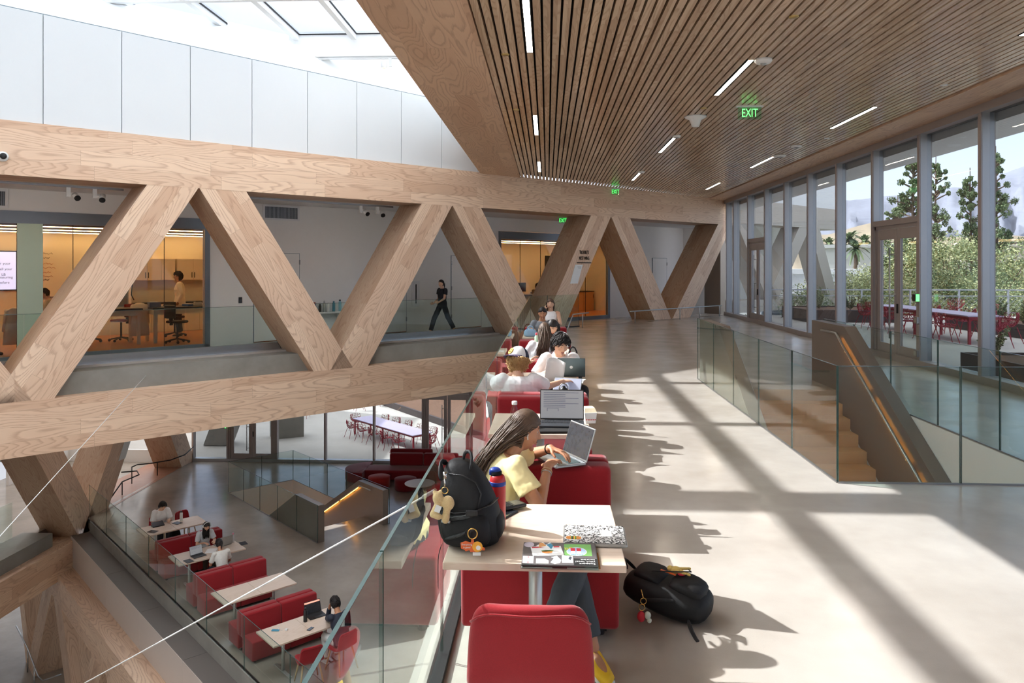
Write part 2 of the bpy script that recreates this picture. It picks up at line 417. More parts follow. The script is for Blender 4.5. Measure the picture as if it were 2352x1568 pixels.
# corridor behind the truss
st = MB().box(-36, 1.3, .3, 1.2, -1.2, -.17).build('trim_4', 'conc', T=TT); struct(st)
struct(MB().box(-36, 1.3, .9, 3.1, -.6, -.12).build('floor_2', 'floor', T=TT))
struct(MB().box(-36, -9.4, 1.12, 1.16, -.165, .06).build('trim_5', 'sill', T=TT))
struct(MB().box(-36, 1.3, 1.1, 3.1, 3.74, 3.9).build('ceiling_2', 'ceil2', T=TT))
mb = MB()
for x0_, x1_, z0, z1 in [(-36, -20.33, 3.25, 3.78), (-20.33, -9.95, -.6, 3.78), (-9.95, -4.07, 3.27, 3.78), (-4.07, 1.3, -.6, 3.78)]:
    mb.box(x0_, x1_, 2.97, 3.1, z0, z1)
mb.box(1.2, 1.3, 1.1, 3.0, -.6, 3.78)
struct(mb.build('wall_corridor', 'white', T=TT))
# tapering ramp with the low bars that keep heads away from the braces
mb = MB().add([TT @ V(p) for p in [(-9.6, -.35, .006), (.1, -.05, .006), (.1, 1.2, -.1), (-9.6, 1.2, -.1)]], [(0, 1, 2, 3)])
struct(mb.build('floor_3', 'ramp'))
def bar_rail(name, label, pts, posts, z0=0, r=.022, mat='silver'):
    t = thing(name, label, 'rail', pts[0][:2]+(z0,))
    I = V((pts[0][0], pts[0][1], z0))
    MB().tube([V(p)-I for p in pts], r, 8).build('bar', mat, t, smooth=True)
    for p in posts: MB().cyl(V((p[0], p[1], z0))-I, V(p)-I, r*.8).build('post', mat, t, smooth=True)
    return t
def a3(v): return (v[0], v[1], v[2])
bar_rail('cane_rail', 'low silver bar rail in front of the two end braces', [a3(tw(x, -.45+.02*i, .42)) for i, x in enumerate((-6.9, -6.0, -4.5, -3.2, -2.0, -.9))], [a3(tw(x, -.44, .42)) for x in (-6.6, -3.9, -2.6, -1.2)])
bar_rail('cane_rail', 'short bent silver bar rail by the end of the glass railing', [(.63, 23.66, .0), (.82, 24.1, .46), (1.36, 24.7, .48)], [(1.15, 24.47, .475)])

# doors and wall items of the corridor
def flush_door(x0_, x1_, n, label, hinge=1, h=2.46):
    t = struct(thing('door_%d' % flush_door.k, label, 'door', T=TT @ Matrix.Translation((x0_, n, -.1)))); flush_door.k += 1
    w = x1_-x0_
    MB().box(0, w, -.02, .02, .02, h).build('door_leaf', 'white', t, bevel=.003)
    MB().box(-.012, 0, -.018, .02, 0, h+.01).box(w, w+.012, -.018, .02, 0, h+.01).box(-.012, w+.012, -.018, .02, h, h+.012).build('door_gap', 'joint', t)
    for z in (.35, 1.3, 2.15): MB().box(w-.01 if hinge > 0 else -.02, w+.025 if hinge > 0 else .015, -.035, 0, z, z+.13).build('hinge', 'steel', t)
    MB().box(0, w, -.015, 0, .0, .018).build('threshold_gap', M.setdefault('orange', plain('orange glow strip', (150, 84, 40), .6)), t)
flush_door.k = 1
flush_door(-19.0, -17.66, 2.96, 'white flush door behind the second zigzag brace')
flush_door(-15.1, -13.98, 2.96, 'white flush door behind the woman walking')
flush_door(-12.15, -10.85, 2.96, 'white flush door beside the far lab window', -1)
flush_door(-1.09, -.08, 2.96, 'white flush door at the far corridor end')
for x0_, lb in ((-18.68, 'grey slotted air grille high on the corridor wall over a door'), (-25.7, 'grey slotted air grille above the lab window at the picture edge')):
    t = thing('air_grille', lb, 'vent', T=TT @ Matrix.Translation((x0_, 2.96, 3.35)))
    MB().box(-.06, 1.03, -.015, .01, -.05, 0).box(-.06, 1.03, -.015, .01, .32, .37).box(-.06, 0, -.015, .01, 0, .32).box(.97, 1.03, -.015, .01, 0, .32).build('frame', 'ceil2', t)
    MB().box(0, .97, -.004, .005, 0, .32).build('backing', 'rubber', t)
    mb = MB()
    for i in range(26): mb.box(.015+i*.037, .03+i*.037, -.014, -.004, 0, .32)
    mb.build('slats', 'steel', t)
for k, (xs_, x0_, x1_) in enumerate([((-23.75, -23.24), -26., -22.75), ((-16.57, -16.03), -20.3, -15.6)]):
    t = thing('lighting_track', ('grey ceiling lighting track over the lab window', 'grey ceiling lighting track over the bottle shelf')[k], 'track', T=TT)
    MB().box(x0_, x1_, 1.22, 1.26, 3.69, 3.735).build('track', 'steel', t)
    for j, x in enumerate(xs_):
        q = thing('track_spotlight', ('white track spotlight with glowing lens, {} over the lab window', 'white track spotlight with glowing lens, {} beside the third brace')[k].format(('first', 'second')[j]), 'spotlight', T=TT @ Matrix.Translation((x, 1.24, 3.69)), group='track spotlights')
        MB().box(-.13, -.05, -.03, .03, -.2, 0).build('driver_box', 'whiteplastic', q)
        D = Matrix.Translation((.05, -.05, -.19)) @ Euler((-1.0 if j == 0 else -.8, 0, .2-.5*j)).to_matrix().to_4x4()
        MB().lathe([(.055, -.09), (.06, -.085), (.06, .08), (.03, .1)], T=D).build('lamp_head', 'whiteplastic', q, smooth=True)
        MB().lathe([(.0, -.075), (.045, -.08), (.046, -.07)], T=D).build('lens', 'bulb', q)
        MB().lathe([(.0605, -.092), (.0625, -.09), (.0625, -.06), (.0605, -.058)], T=D).build('bezel', 'rubber', q)
# lab windows in the corridor wall
def lab_window(name, x0_, x1_, z0, z1, joints, label):
    t = struct(thing(name, label, 'window', T=TT))
    MB().box(x0_, x1_, 2.93, 3.05, z1, z1+.28).build('head', 'frame', t)
    MB().box(x1_, x1_+.13, 2.93, 3.05, z0-.1, z1+.28).build('jamb', 'frame', t)
    MB().box(x0_, x1_+.13, 2.93, 3.05, z0-.16, z0).build('sill', 'frame', t)
    if x0_ > -30: MB().box(x0_-.1, x0_, 2.93, 3.05, z0-.1, z1+.28).build('jamb', 'frame', t)
    js = [x0_]+joints+[x1_]
    for a, b in zip(js, js[1:]):
        MB().box(a+.006, b-.006, 2.99, 3.0, z0, z1).build('pane', 'winglass', t)
        if b < x1_: MB().box(b-.006, b+.006, 2.985, 3.005, z0, z1).build('joint', 'rubber', t)
    return t
lab_window('window_2', -36, -20.33, -.04, 2.97, [-31.6, -29.5, -27.4, -25.4, -24.5, -24.02, -23.38, -21.33], 'wide lab window looking into the warm lit laboratory')
lab_window('window_3', -9.92, -4.09, .02, 2.98, [-8.95, -7.9, -6.8, -5.4], 'lab window behind the plaque brace')
t = struct(thing('trim_6', T=TT, label='pale green frosted panel in the lab window', cat='column'))
MB().box(-24.5, -24.0, 2.95, 2.985, -.04, 2.97).build('column', M.setdefault('mint', plain('mint painted column', (196, 214, 192), .5, var=.02)), t)
# glass balustrade of the corridor
t = thing('glass_railing', 'clear glass railing along the corridor behind the truss', 'railing', T=TT)
xj = [-36+1.62*i for i in range(18)]
for a, b in zip(xj, xj[1:]):
    if b < -7: MB().box(a+.006, b-.006, 1.165, 1.18, -.14, 1.0).build('glass_panel', 'railglass', t)
MB().box(-36, -8.4, 1.163, 1.183, 1.0, 1.008).build('top_edge', 'edge', t)
# bottle shelf
t = thing('wall_shelf', 'white ledge shelf on the corridor wall holding bottles', 'shelf', T=TT @ Matrix.Translation((-17.55, 2.72, .62)))
MB().box(0, 1.5, 0, .24, 0, .05).build('board', 'white', t); MB().box(.3, .34, .1, .24, -.5, 0).box(1.1, 1.14, .1, .24, -.5, 0).build('bracket', 'white', t)
def bottle(label, T, r, h, col, cap=(30, 30, 32), loop=False, group=None, capcol2=None, shape=None):
    t = thing('water_bottle', label, 'bottle', T=T, group=group)
    k = str(col); c2 = str(cap)
    M.setdefault(k, plain('bottle coat '+k, col, .35, .1)); M.setdefault(c2, plain('bottle cap '+c2, cap, .4))
    MB().lathe(shape or [(r*.92, 0), (r, h*.02), (r, h*.78), (r*.6, h*.86), (r*.58, h*.88)], n=18).build('body', 'clear' if shape else k, t, smooth=True)
    MB().lathe([(r*.62, h*.87), (r*.66, h*.88), (r*.66, h*.985), (r*.55, h)], n=16).build('cap', c2, t, smooth=True)
    if loop: MB().tube([(r*.6*math.cos(a), 0, h*.97+r*.9*math.sin(a)) for a in [PI*i/8 for i in range(9)]], r*.09, 6).build('carry_loop', c2, t, smooth=True)
    return t
for i, (x, col, cap, h, lb, lp) in enumerate([(-17.32, (120, 110, 150), (40, 40, 60), .27, 'lavender water bottle', 1), (-17.24, (150, 130, 160), (180, 80, 50), .29, 'mauve bottle with an orange lid', 0), (-17.05, (60, 66, 60), (40, 44, 44), .23, 'dark green water bottle', 1), (-16.93, (170, 172, 166), (160, 160, 160), .3, 'silver water bottle with a hoop lid', 1), (-16.78, (228, 228, 226), (200, 200, 200), .27, 'white water bottle', 0), (-16.62, (70, 140, 160), (60, 120, 140), .3, 'teal water bottle', 0), (-16.4, (150, 200, 210), (30, 30, 40), .34, 'pale blue bottle with a black lid', 0)]):
    bottle(lb+' on the white corridor shelf', TT @ Matrix.Translation((x, 2.86-.03*(i % 2), .67)), .042, h, col, cap, lp, 'water bottles on the corridor shelf')
t = thing('extinguisher_cabinet', 'white recessed cabinet with a dark slot behind the walking woman', 'cabinet', T=TT @ Matrix.Translation((-13.75, 2.94, .7)))
MB().box(0, .3, 0, .03, 0, .82).build('door', 'ceil2', t, bevel=.004); MB().box(.13, .17, -.006, 0, .1, .72).build('slot_window', 'black', t)
t = thing('card_reader', 'black card reader on the corridor wall by a white door', 'card reader', T=TT @ Matrix.Translation((-19.42, 2.94, 1.0)))
MB().box(0, .09, 0, .03, 0, .16).build('housing', 'blackplastic', t, bevel=.005); MB().box(.02, .07, -.003, 0, .03, .1).build('sensor_pad', 'darkscreen', t)
t = thing('security_camera', 'small white dome camera on the timber beam at the picture edge', 'camera', T=TT @ Matrix.Translation((-25.2, -.02, 4.08)))
MB().cyl((0, 0, 0), (0, -.08, 0), .1, .09, 16).build('base', 'whiteplastic', t, smooth=True); MB().ball((0, -.1, 0), .06).build('dome', 'rubber', t, smooth=True)

# ------------------------------------------------------------------ white panels over the truss and the skylight
mb = MB(); js = [-36, -33.1, -31.7, -30.3, -28.9, -27.4, -25.95, -24.52, -23.1, -21.7, -20.29, -18.88, -17.49, -16.11, -14.74, -13.4, -12.0]
zt = lambda x: 6.97-.0235*(x+25.2)
for a, b in zip(js, js[1:]): mb.ext([(a+.007, .05, 4.78), (b-.007, .05, 4.78), (b-.007, .05, zt(b)), (a+.007, .05, zt(a))], (0, .05, 0))
w = mb.build('wall_clerestory', 'panel', T=TT); struct(w)
MB().ext([(-36, .09, 4.78), (-12, .09, 4.78), (-12, .09, zt(-12)+.03), (-36, .09, zt(-36)+.03)], (0, .06, 0)).build('panel_joints', 'joint', w)
mb = MB()
mb.add([TT @ V(p) for p in [(-36, .16, zt(-36)), (-11.5, .16, zt(-12)), (-11.5, 1.35, 7.95), (-36, 1.35, 7.95)]], [(0, 1, 2, 3)])
mb.add([TT @ V(p) for p in [(-36, .16, zt(-36)+.04), (-11.5, .16, zt(-12)+.04), (-11.5, 1.5, 8.1), (-36, 1.5, 8.1)]], [(3, 2, 1, 0)])
mb.add([TT @ V(p) for p in [(-36, 1.5, 7.9), (-11.5, 1.5, 7.9), (-11.5, 1.5, 9.85), (-36, 1.5, 9.85), (-36, 12, 9.85), (-11.5, 12, 9.85)]], [(0, 1, 2, 3), (3, 2, 5, 4)])
struct(mb.build('ceiling_3', 'soffit'))
t = struct(thing('window_4', 'skylight with white rafters over the atrium', 'skylight'))
for x in [-3.5-1.5*i for i in range(11)]: MB().box(x-.065, x+.065, -4, x+26.3, 7.86, 8.02).build('rafter', 'soffit', t)
for x in [-3.5-1.5*i for i in range(11)]: MB().box(x-.085, x-.065, -4, x+26.2, 7.99, 8.025).box(x+.065, x+.085, -4, x+26.2, 7.99, 8.025).build('gasket', 'rubber', t)
for y, w_, z0 in ((2.9, .3, 7.45), (6.2, .12, 7.8), (9.55, .32, 7.45), (12.75, .11, 7.8), (16.1, .11, 7.8), (19.3, .32, 7.43)):
    MB().box(max(y-26.0, -20), -1.95, y-w_/2, y+w_/2, z0, 8.0).build('cross_beam', 'soffit', t); MB().box(max(y-26.0, -20), -1.95, y-w_/2-.02, y-w_/2, 7.99, 8.02).build('gasket', 'rubber', t)
MB().ext([(-1.9, -4, 8.03), (-1.9, 24.3, 8.03), (-20, 6.2, 8.03), (-20, -4, 8.03)], (0, 0, .02)).build('pane', 'skyglass', t)
t = thing('lighting_track', 'white lighting track under the skylight cross beam', 'track', (-7, 19.2, 7.4))
MB().box(-.2, 5.6, -.02, .02, -.03, 0).build('track', 'whiteplastic', t); MB().box(-.3, 0, -.035, .035, -.06, 0).build('end_feed', 'whiteplastic', t)
q = thing('track_spotlight', 'white spotlight hanging under the skylight cross beam', 'spotlight', (-4.12, 19.2, 7.37), group='track spotlights')
MB().box(.02, .1, -.03, .03, -.2, 0).build('driver_box', 'whiteplastic', q)
MB().lathe([(.075, -.24), (.08, -.23), (.08, -.06), (.04, -.04)], (-.1, 0, 0)).build('lamp_head', 'whiteplastic', q, smooth=True)
MB().lathe([(0, -.236), (.07, -.242), (.07, -.232)], (-.1, 0, 0)).build('lens', 'bulb', q)

# ------------------------------------------------------------------ window wall of the study floor
t = struct(thing('window_1', 'tall curtain wall with bronze grey mullions along the study floor', 'window', (7.45, 0, 0)))
ym = [2.6, 4.7, 6.8, 8.9, 11.0, 13.1, 15.2, 17.33, 19.45, 21.55, 23.65, 25.75, 27.9, 30.0, 31.2]
for y in ym:
    MB().box(-.1, .14, y-.045, y+.045, .1, 4.78).build('mullion', 'mull', t)
    MB().box(-.104, -.1, y-.045, y+.045, .1, 4.78).build('mullion_cap', 'mull', t)
    MB().box(-.08, .12, y-.0485, y-.045, .1, 4.7).build('mullion_side', 'mulls', t)
MB().box(-.12, .16, -9, 31.5, 0, .13).build('sill', 'mull', t); MB().box(-.12, .16, -9, 31.5, 4.6, 4.78).build('head', 'mull', t)
ym2 = [-9]+ym
for a, b in zip(ym2, ym2[1:]):
    z0 = 2.99 if a in (15.2, 25.75) else .13
    MB().box(.04, .052, a+.045, b-.045, z0, 4.6).build('pane', 'winglass', t)
    for z in ((2.88,) if z0 > 1 else ()): MB().box(-.1, .14, a, b, z, 3.0).build('transom', 'mull', t)
def double_door(name, label, T, w, h, reader=False):
    t = struct(thing(name, label, 'door', T=T))       # local x along the wall, outside = +y
    MB().box(-w/2, -w/2+.06, -.06, .06, 0, h).box(w/2-.06, w/2, -.06, .06, 0, h).box(-w/2, w/2, -.06, .06, h-.09, h).build('frame', 'mull', t)
    for s in (-1, 1):
        a, b = (-w/2+.065, -.006) if s < 0 else (.006, w/2-.065)
        f = MB().box(a, a+.13, -.03, .03, .02, h-.1).box(b-.13, b, -.03, .03, .02, h-.1).box(a+.13, b-.13, -.03, .03, .02, .32).box(a+.13, b-.13, -.03, .03, h-.32, h-.1).build('door_leaf', 'mull', t, bevel=.004)
        MB().box(a+.13, b-.13, -.006, .006, .32, h-.32).build('pane', 'winglass', f)
        x = (b-.19) if s < 0 else (a+.19)
        if s < 0:
            mb = MB().cyl((x, -.1, .45), (x, -.1, h-.5), .016)
            for z in (.55, 1.4, h-.65): mb.cyl((x, -.1, z), (x+.12, -.02, z), .012)
            mb.build('pull_handle', 'silver', f, smooth=True)
        else: MB().box(a+.02, a+.05, -.06, -.03, 1.0, 1.2).build('lock', 'rubber', f)
double_door('door_5', 'bronze grey double glass door to the patio, nearer one', TR(7.45, 16.26, 0, -PI/2), 2.03, 2.9)
double_door('door_6', 'bronze grey double glass door near the far corner', TR(7.45, 26.82, 0, -PI/2), 2.05, 2.9)
t = thing('card_reader', 'black card reader with a green light on the mullion by the patio door', 'card reader', (7.31, 15.2, 1.3))
MB().box(-.03, .03, -.04, .12, 0, .14).build('housing', 'blackplastic', t, bevel=.006); MB().box(-.032, .032, -.055, -.041, 0, .14).build('light_bar', 'green', t)
for z, lb in ((.86, 'upper'), (.2, 'lower')):
    q = thing('door_plate', f'square steel push plate on the mullion by the patio door, {lb} one', 'button', (7.33, 15.2, z))
    MB().box(-.03, .02, -.035, .1, 0, .13).build('box', 'steel', q, bevel=.005); MB().box(-.036, -.03, -.015, .08, .02, .11).build('button', 'silver', q)

# ------------------------------------------------------------------ glass railing beside the desks
def rail_run(label, P0, P1, cuts, z0=.0, z1=1.07, ends=True, shoe='rubber', sw=.035):
    d = (V(P1)-V(P0)); L = d.length; T = Matrix.Translation(V(P0)) @ Matrix.Rotation(math.atan2(d.y, d.x), 4, 'Z')
    t = thing('glass_railing', label, 'railing', T=T)
    cs = [0]+cuts+[L]
    for a, b in zip(cs, cs[1:]):
        p_ = MB().box(a+.005, b-.005, -.006, .006, z0+.01, z1).build('glass_panel', 'railglass', t)
        MB().box(a+.005, b-.005, -.0064, .0064, z1, z1+.002).box(a+.0045, a+.007, -.0064, .0064, z0+.05, z1).box(b-.007, b-.0045, -.0064, .0064, z0+.05, z1).build('polished_edge', 'edge', p_)
    MB().box(0, L, -sw, sw, z0-.06, z0+sw).build('base_channel', shoe, t)
    return t
ys = [2.37+1.375*i for i in range(16)]
rail_run('clear glass railing between the study desks and the atrium', (-.53, -3, 0), (-.53, 23.35, 0), [.26+1.37*i for i in range(2)]+[y+3 for y in ys if y < 22.8])
rail_run('short clear glass railing across the end of the desk row', (-.53, 23.4, 0), (1.05, 24.98, 0), [.75])

# ------------------------------------------------------------------ stairwells (same on both storeys)
M['tread'] = concrete('tan stair treads', (216, 190, 156), (196, 168, 136), (.45, .6), 1.5, False)
def stairwell(T, lb, nr, W=2.2, L=6.4):
    t = thing('staircase', 'tan stair '+lb, 'stairs', T=T)
    mb = MB(); prof = []
    y = 5.3; z = 0.
    for i in range(16):
        prof += [(y, z), (y-.0, z-.177)]; z -= .177; y -= .298
    prof = [(5.32, -.4), (5.32, 0)]+prof[1:]+[(y, z), (y, z-.35)]
    mb = MB().ext([(.22, a, b) for a, b in prof], (W-.44, 0, 0)); mb.build('flight', 'tread', t)
    for s in (0, 1):
        x0_, x1_ = ((.036, .22), (W-.22, W-.036))[s]
        prof = [(L-.02, -.0), (L-.02, 1.05), (4.95, 1.05), (-.0+.02, -1.87), (.02, -3.0), (5.0, -.35), (5.29, -.35), (5.29, 0)]
        mb = MB().ext([(x0_, a, b) for a, b in prof], (x1_-x0_, 0, 0))
        mb.build('side_wall', 'wing', t, bevel=.004)
        xi = x1_+.06 if s == 0 else x0_-.06
        hr = [(xi, 5.75, .93), (xi, 5.12, .93), (xi, .2, -1.97)]
        h = MB().tube(hr, .02, 8); h.ball(hr[0], .02, 8); ob = h.build('handrail', 'silver', t, smooth=True)
        q = MB()
        for k in range(5):
            f = (k+.35)/5; p_ = V(hr[1]).lerp(V(hr[2]), f); q.tube([p_, p_+V((0, 0, -.06)), p_+V(((-.055 if s == 0 else .055), 0, -.06))], .008, 6)
        q.build('bracket', 'silver', ob, smooth=True)
        q = MB(); a_, b_ = V(hr[1]), V(hr[2])
        for k in range(4):
            u, w_ = a_.lerp(b_, k/4+.015), a_.lerp(b_, (k+1)/4-.015)
            q.cyl(u+V((0, 0, -.024)), w_+V((0, 0, -.024)), .009, n=6)
        q.build('lamp_strip', 'ledrail', ob)
    # glass on three sides
    t2 = thing('stair_glass', 'frameless glass guard round the stair '+lb, 'railing', T=T)
    def run(p0, p1, n):
        p0, p1 = V(p0), V(p1); d = p1-p0; A = Matrix.Translation(p0) @ Matrix.Rotation(math.atan2(d.y, d.x), 4, 'Z')
        for k in range(n):
            a, b = d.length*k/n, d.length*(k+1)/n
            p_ = MB().box(a+.005, b-.005, -.007, .007, -.12, 1.07).build('glass_panel', 'railglass', t2, A)
            MB().box(a+.005, b-.005, -.0075, .0075, 1.07, 1.074).box(b-.008, b-.0045, -.0075, .0075, -.12, 1.07).box(a+.0045, a+.008, -.0075, .0075, -.12, 1.07).build('polished_edge', 'edge', p_)
        MB().box(0, d.length, -.012, .012, -.14, .012).build('base_channel', 'steel', t2, A)
    run((0, L, 0), (0, 0, 0), 5); run((0, 0, 0), (W, 0, 0), nr); run((W, 0, 0), (W, L, 0), 5)
    # white fascia lining the hole
    o = MB().box(.021, .033, .033, L-1.12, -1.3, -.004).box(W-.033, W-.021, .033, L-1.12, -1.3, -.004).box(.021, W-.021, .021, .033, -1.3, -.004).build('trim_%d' % stairwell.k, 'white', T=T); stairwell.k += 1
    struct(o)
stairwell.k = 7
stairwell(TR(2.66, 7.0), 'going down from the sunlit study floor', 2)
stairwell(TR(-9.3, 27.0, LOW, -PI*.75), 'in the middle of the lower lounge', 2, 2.38)
# ------------------------------------------------------------------ laboratories behind the corridor windows
M['labwall'] = plain('cream lab wall', (236, 222, 198), .7, var=.02)
M['labfloor'] = plain('orange lab floor', (206, 128, 70), .3, var=.06, scale=2)
M['labceil'] = plain('ochre lab ceiling', (196, 140, 90), .7, var=.04)
def room(x0_, x1_, n1, nm):
    mb = MB().box(x0_, x1_, n1, n1+.1, -.1, 3.1).box(x0_-.1, x0_, 3.06, n1, -.1, 3.1).box(x1_, x1_+.1, 3.06, n1, -.1, 3.1)
    struct(mb.build('wall_'+nm, 'labwall', T=TT))
room(-37, -17.5, 8.8, 'laboratory'); room(-11, -.4, 7.4, 'workshop')
struct(MB().box(-37, -17.5, 3.06, 8.8, -.2, -.1).box(-11, -.4, 3.06, 7.4, -.2, -.1).build('floor_4', 'labfloor', T=TT))
struct(MB().box(-37, -17.5, 3.06, 8.8, 3.06, 3.2).box(-11, -.4, 3.06, 7.4, 3.06, 3.2).build('ceiling_4', 'labceil', T=TT))
for n, x0_, x1_, lb in ((4.7, -36, -18, 'warm strip light in the big lab nearest the window'), (6.6, -36, -18, 'warm strip light in the big lab over the middle benches'), (8.35, -36, -18, 'warm strip light in the big lab along the back cabinets'), (4.6, -10.6, -1, 'warm strip light in the far lab nearest the window'), (6.2, -10.6, -1, 'warm strip light in the far lab at the back')):
    t = thing('strip_light', lb, 'light', T=TT @ Matrix.Translation((x0_, n, 2.98)), group='lab strip lights')
    MB().box(0, x1_-x0_, -.035, .035, 0, .02).build('diffuser', 'ledlab', t); MB().box(0, x1_-x0_, -.045, .045, .02, .07).build('housing', 'steel', t)
def lab_table(x0_, x1_, n0, n1, lb):
    t = thing('lab_bench', lb, 'lab bench', T=TT @ Matrix.Translation((x0_, n0, -.1)))
    w, d = x1_-x0_, n1-n0
    MB().box(0, w, 0, d, .93, .97).build('worktop', 'blackplastic', t, bevel=.004)
    MB().box(.03, w-.03, .03, d-.03, .78, .93).build('apron', 'labwall', t)
    for x in (.05, w-.13):
        for y in (.05, d-.13): MB().box(x, x+.08, y, y+.08, 0, .78).build('leg', 'labwall', t)
lab_table(-21.15, -18.2, 4.5, 5.4, 'white lab bench with black top in front of the man in the lab coat')
lab_table(-23.2, -21.4, 4.5, 5.4, 'white lab bench with black top hidden behind the first brace')
lab_table(-26.6, -24.7, 4.5, 5.4, 'white lab bench with black top at the picture edge')
def cab(x0_, x1_, n0, n1, z0, z1, nd, lb, nm='wall_cabinet', top=False, mat='labwall'):
    t = thing(nm, lb, 'cabinet', T=TT @ Matrix.Translation((x0_, n0, z0)))
    w = x1_-x0_
    MB().box(0, w, 0, n1-n0, 0, z1-z0).build('body', mat, t)
    for k in range(nd):
        a = w*k/nd
        d = MB().box(a+.008, a+w/nd-.008, -.02, 0, .01, z1-z0-.01).build('door', mat, t, bevel=.003)
        MB().box(a+(w/nd-.05 if k % 2 == 0 else .035), a+(w/nd-.035 if k % 2 == 0 else .05), -.045, -.02, .08 if not top else z1-z0-.3, .26 if not top else z1-z0-.12).build('handle', 'rubber', d)
    if top: MB().box(-.01, w+.01, -.04, n1-n0, z1-z0, z1-z0+.04).build('worktop', 'blackplastic', t)
cab(-20.6, -19.3, 8.4, 8.8, 1.55, 2.25, 3, 'cream wall cabinets over the lab counter behind the man'); cab(-19.25, -17.7, 8.4, 8.8, 1.55, 2.25, 3, 'cream wall cabinets over the lab counter past the man')
cab(-20.6, -17.6, 8.2, 8.8, -.1, .8, 6, 'cream base cabinets with black worktop along the lab back wall', 'base_cabinet', True)
t = thing('fume_cupboard', 'white glass fronted fume cupboard standing in the lab', 'fume cupboard', T=TT @ Matrix.Translation((-22.0, 8.1, -.1)))
MB().box(0, 1.3, 0, .7, 0, .8).box(0, 1.3, .6, .7, .8, 2.0).box(0, .08, 0, .6, .8, 2.0).box(1.22, 1.3, 0, .6, .8, 2.0).box(0, 1.3, 0, .7, 2.0, 2.1).build('cabinet', 'white', t, bevel=.005)
MB().box(.1, 1.2, .03, .045, .85, 1.7).build('sash', 'winglass', t); MB().tube([(1.0, -.03, 1.1), (1.0, -.08, 1.15), (1.0, -.08, 1.5), (1.0, -.03, 1.55)], .015).build('tap_pipe', 'rubber', t, smooth=True)
t = thing('whiteboard', 'whiteboard with faint red and black notes on the lab wall', 'whiteboard', T=TT @ Matrix.Translation((-23.4, 8.76, 1.1)))
MB().box(0, 2.3, 0, .03, 0, 1.55).build('board', 'labwall', t); MB().box(-.02, 2.32, -.01, .03, -.05, 0).build('tray', 'steel', t)
M['redink'] = plain('red marker', (170, 70, 50), .7); mb = MB()
for k, (x, z, w) in enumerate([(.4, 1.28, .3), (.46, 1.15, .16), (.35, .98, .36), (.35, .86, .42), (.4, .72, .25), (.4, .6, .3), (.45, .5, .16)]):
    mb.tube([(x+w*i/8, -.004, z+.025*((i*7+k*3) % 5-2)/2) for i in range(9)], .006, 4, mat=0 if k in (0, 1, 6) else 1)
mb.build('writing', ['rubber', 'redink'], t)
t = thing('wall_screen', 'lit lavender presentation screen with grey text in the lab', 'screen', T=TT @ Matrix.Translation((-26.0, 8.74, 1.3)))
M['screen'] = emit('lavender screen', (205, 212, 255), 1.1); M['screentext'] = plain('screen text', (90, 92, 120), .6)
MB().box(0, 2.4, 0, .05, 0, 1.15).build('bezel', 'rubber', t); MB().box(.03, 2.37, -.004, .002, .03, 1.12).build('display', 'screen', t)
for s_, z in (('this for your', .78), ('collect all your', .62), ('and LB', .46), ('dom measuring', .38), ('data before', .23)):
    text(s_, .1, Matrix.Translation((1.98, -.006, z)) @ RX, 'display_text', 'screentext', t, .001)
def lab_stool(x, n, lb, col):
    t = thing('lab_chair', lb, 'chair', T=TT @ Matrix.Translation((x, n, -.1)) @ Matrix.Rotation(R.uniform(0, 6), 4, 'Z'), group='lab chairs')
    MB().box(-.21, .21, -.21, .21, .55, .62).build('seat', col, t, bevel=.03); MB().box(-.2, .2, .2, .25, .68, 1.05).build('backrest', col, t, bevel=.02)
    MB().cyl((0, 0, .1), (0, 0, .55), .025).box(-.02, .02, .15, .23, .5, .75).build('column', 'blackplastic', t)
    mb = MB()
    for k in range(5): a = 2*PI*k/5; mb.cyl((0, 0, .12), (.3*math.cos(a), .3*math.sin(a), .06), .02, n=6); mb.ball((.3*math.cos(a), .3*math.sin(a), .04), .04, 8)
    mb.build('star_base', 'blackplastic', t)
for x, n, lb, c in ((-20.6, 4.25, 'black lab chair tucked under the bench of the lab coat man', 'blackplastic'), (-19.4, 4.3, 'dark lab chair before the bench at the lab window frame', 'blackplastic'), (-21.6, 5.8, 'maroon lab chair between two lab benches', 'redfelt2'), (-22.3, 6.1, 'maroon lab chair behind the first brace', 'redfelt2'), (-24.9, 4.2, 'dark lab chair at the picture edge in the lab', 'redfelt2'), (-20.0, 6.3, 'lab chair behind the man in the lab coat', 'blackplastic')): lab_stool(x, n, lb, c)
for x, n, lb in ((-21.35, 5.0, 'cream lab coat draped over a chair between the benches'), (-24.3, 4.5, 'cream lab coat hanging by the mint column')):
    t = thing('lab_coat', lb, 'lab coat', T=TT @ Matrix.Translation((x, n, -.1)))
    MB().loft([((0, 0, z), (w, 0, 0), (0, d, 0)) for z, w, d in ((.2, .26, .1), (.5, .24, .12), (.85, .2, .12), (1.05, .17, .08), (1.1, .06, .04))], 14).build('cloth', 'labwall', t, smooth=True)
    MB().capsule((-.17, 0, 1.0), .06, (-.22, .02, .55), .05).capsule((.17, 0, 1.0), .06, (.22, .02, .55), .05).build('sleeve', 'labwall', t, smooth=True)
for x, n, lb in ((-24.75, 4.6, 'black cord hanging from the lab ceiling by the screen'), (-21.35, 5.6, 'black cord hanging from the lab ceiling beside the brace'), (-9.7, 4.5, 'black cord hanging from the far lab ceiling')):
    t = thing('hanging_cord', lb, 'cord', T=TT @ Matrix.Translation((x, n, 0)))
    MB().tube([(0, 0, 3.05), (.02, 0, 2.4), (0, 0, 1.7), (-.04, 0, 1.2), (.03, 0, 1.05)], .014, 6).build('cable', 'rubber', t, smooth=True); MB().lathe([(.04, 2.98), (.06, 3.06)], n=10).build('ceiling_rose', 'rubber', t)
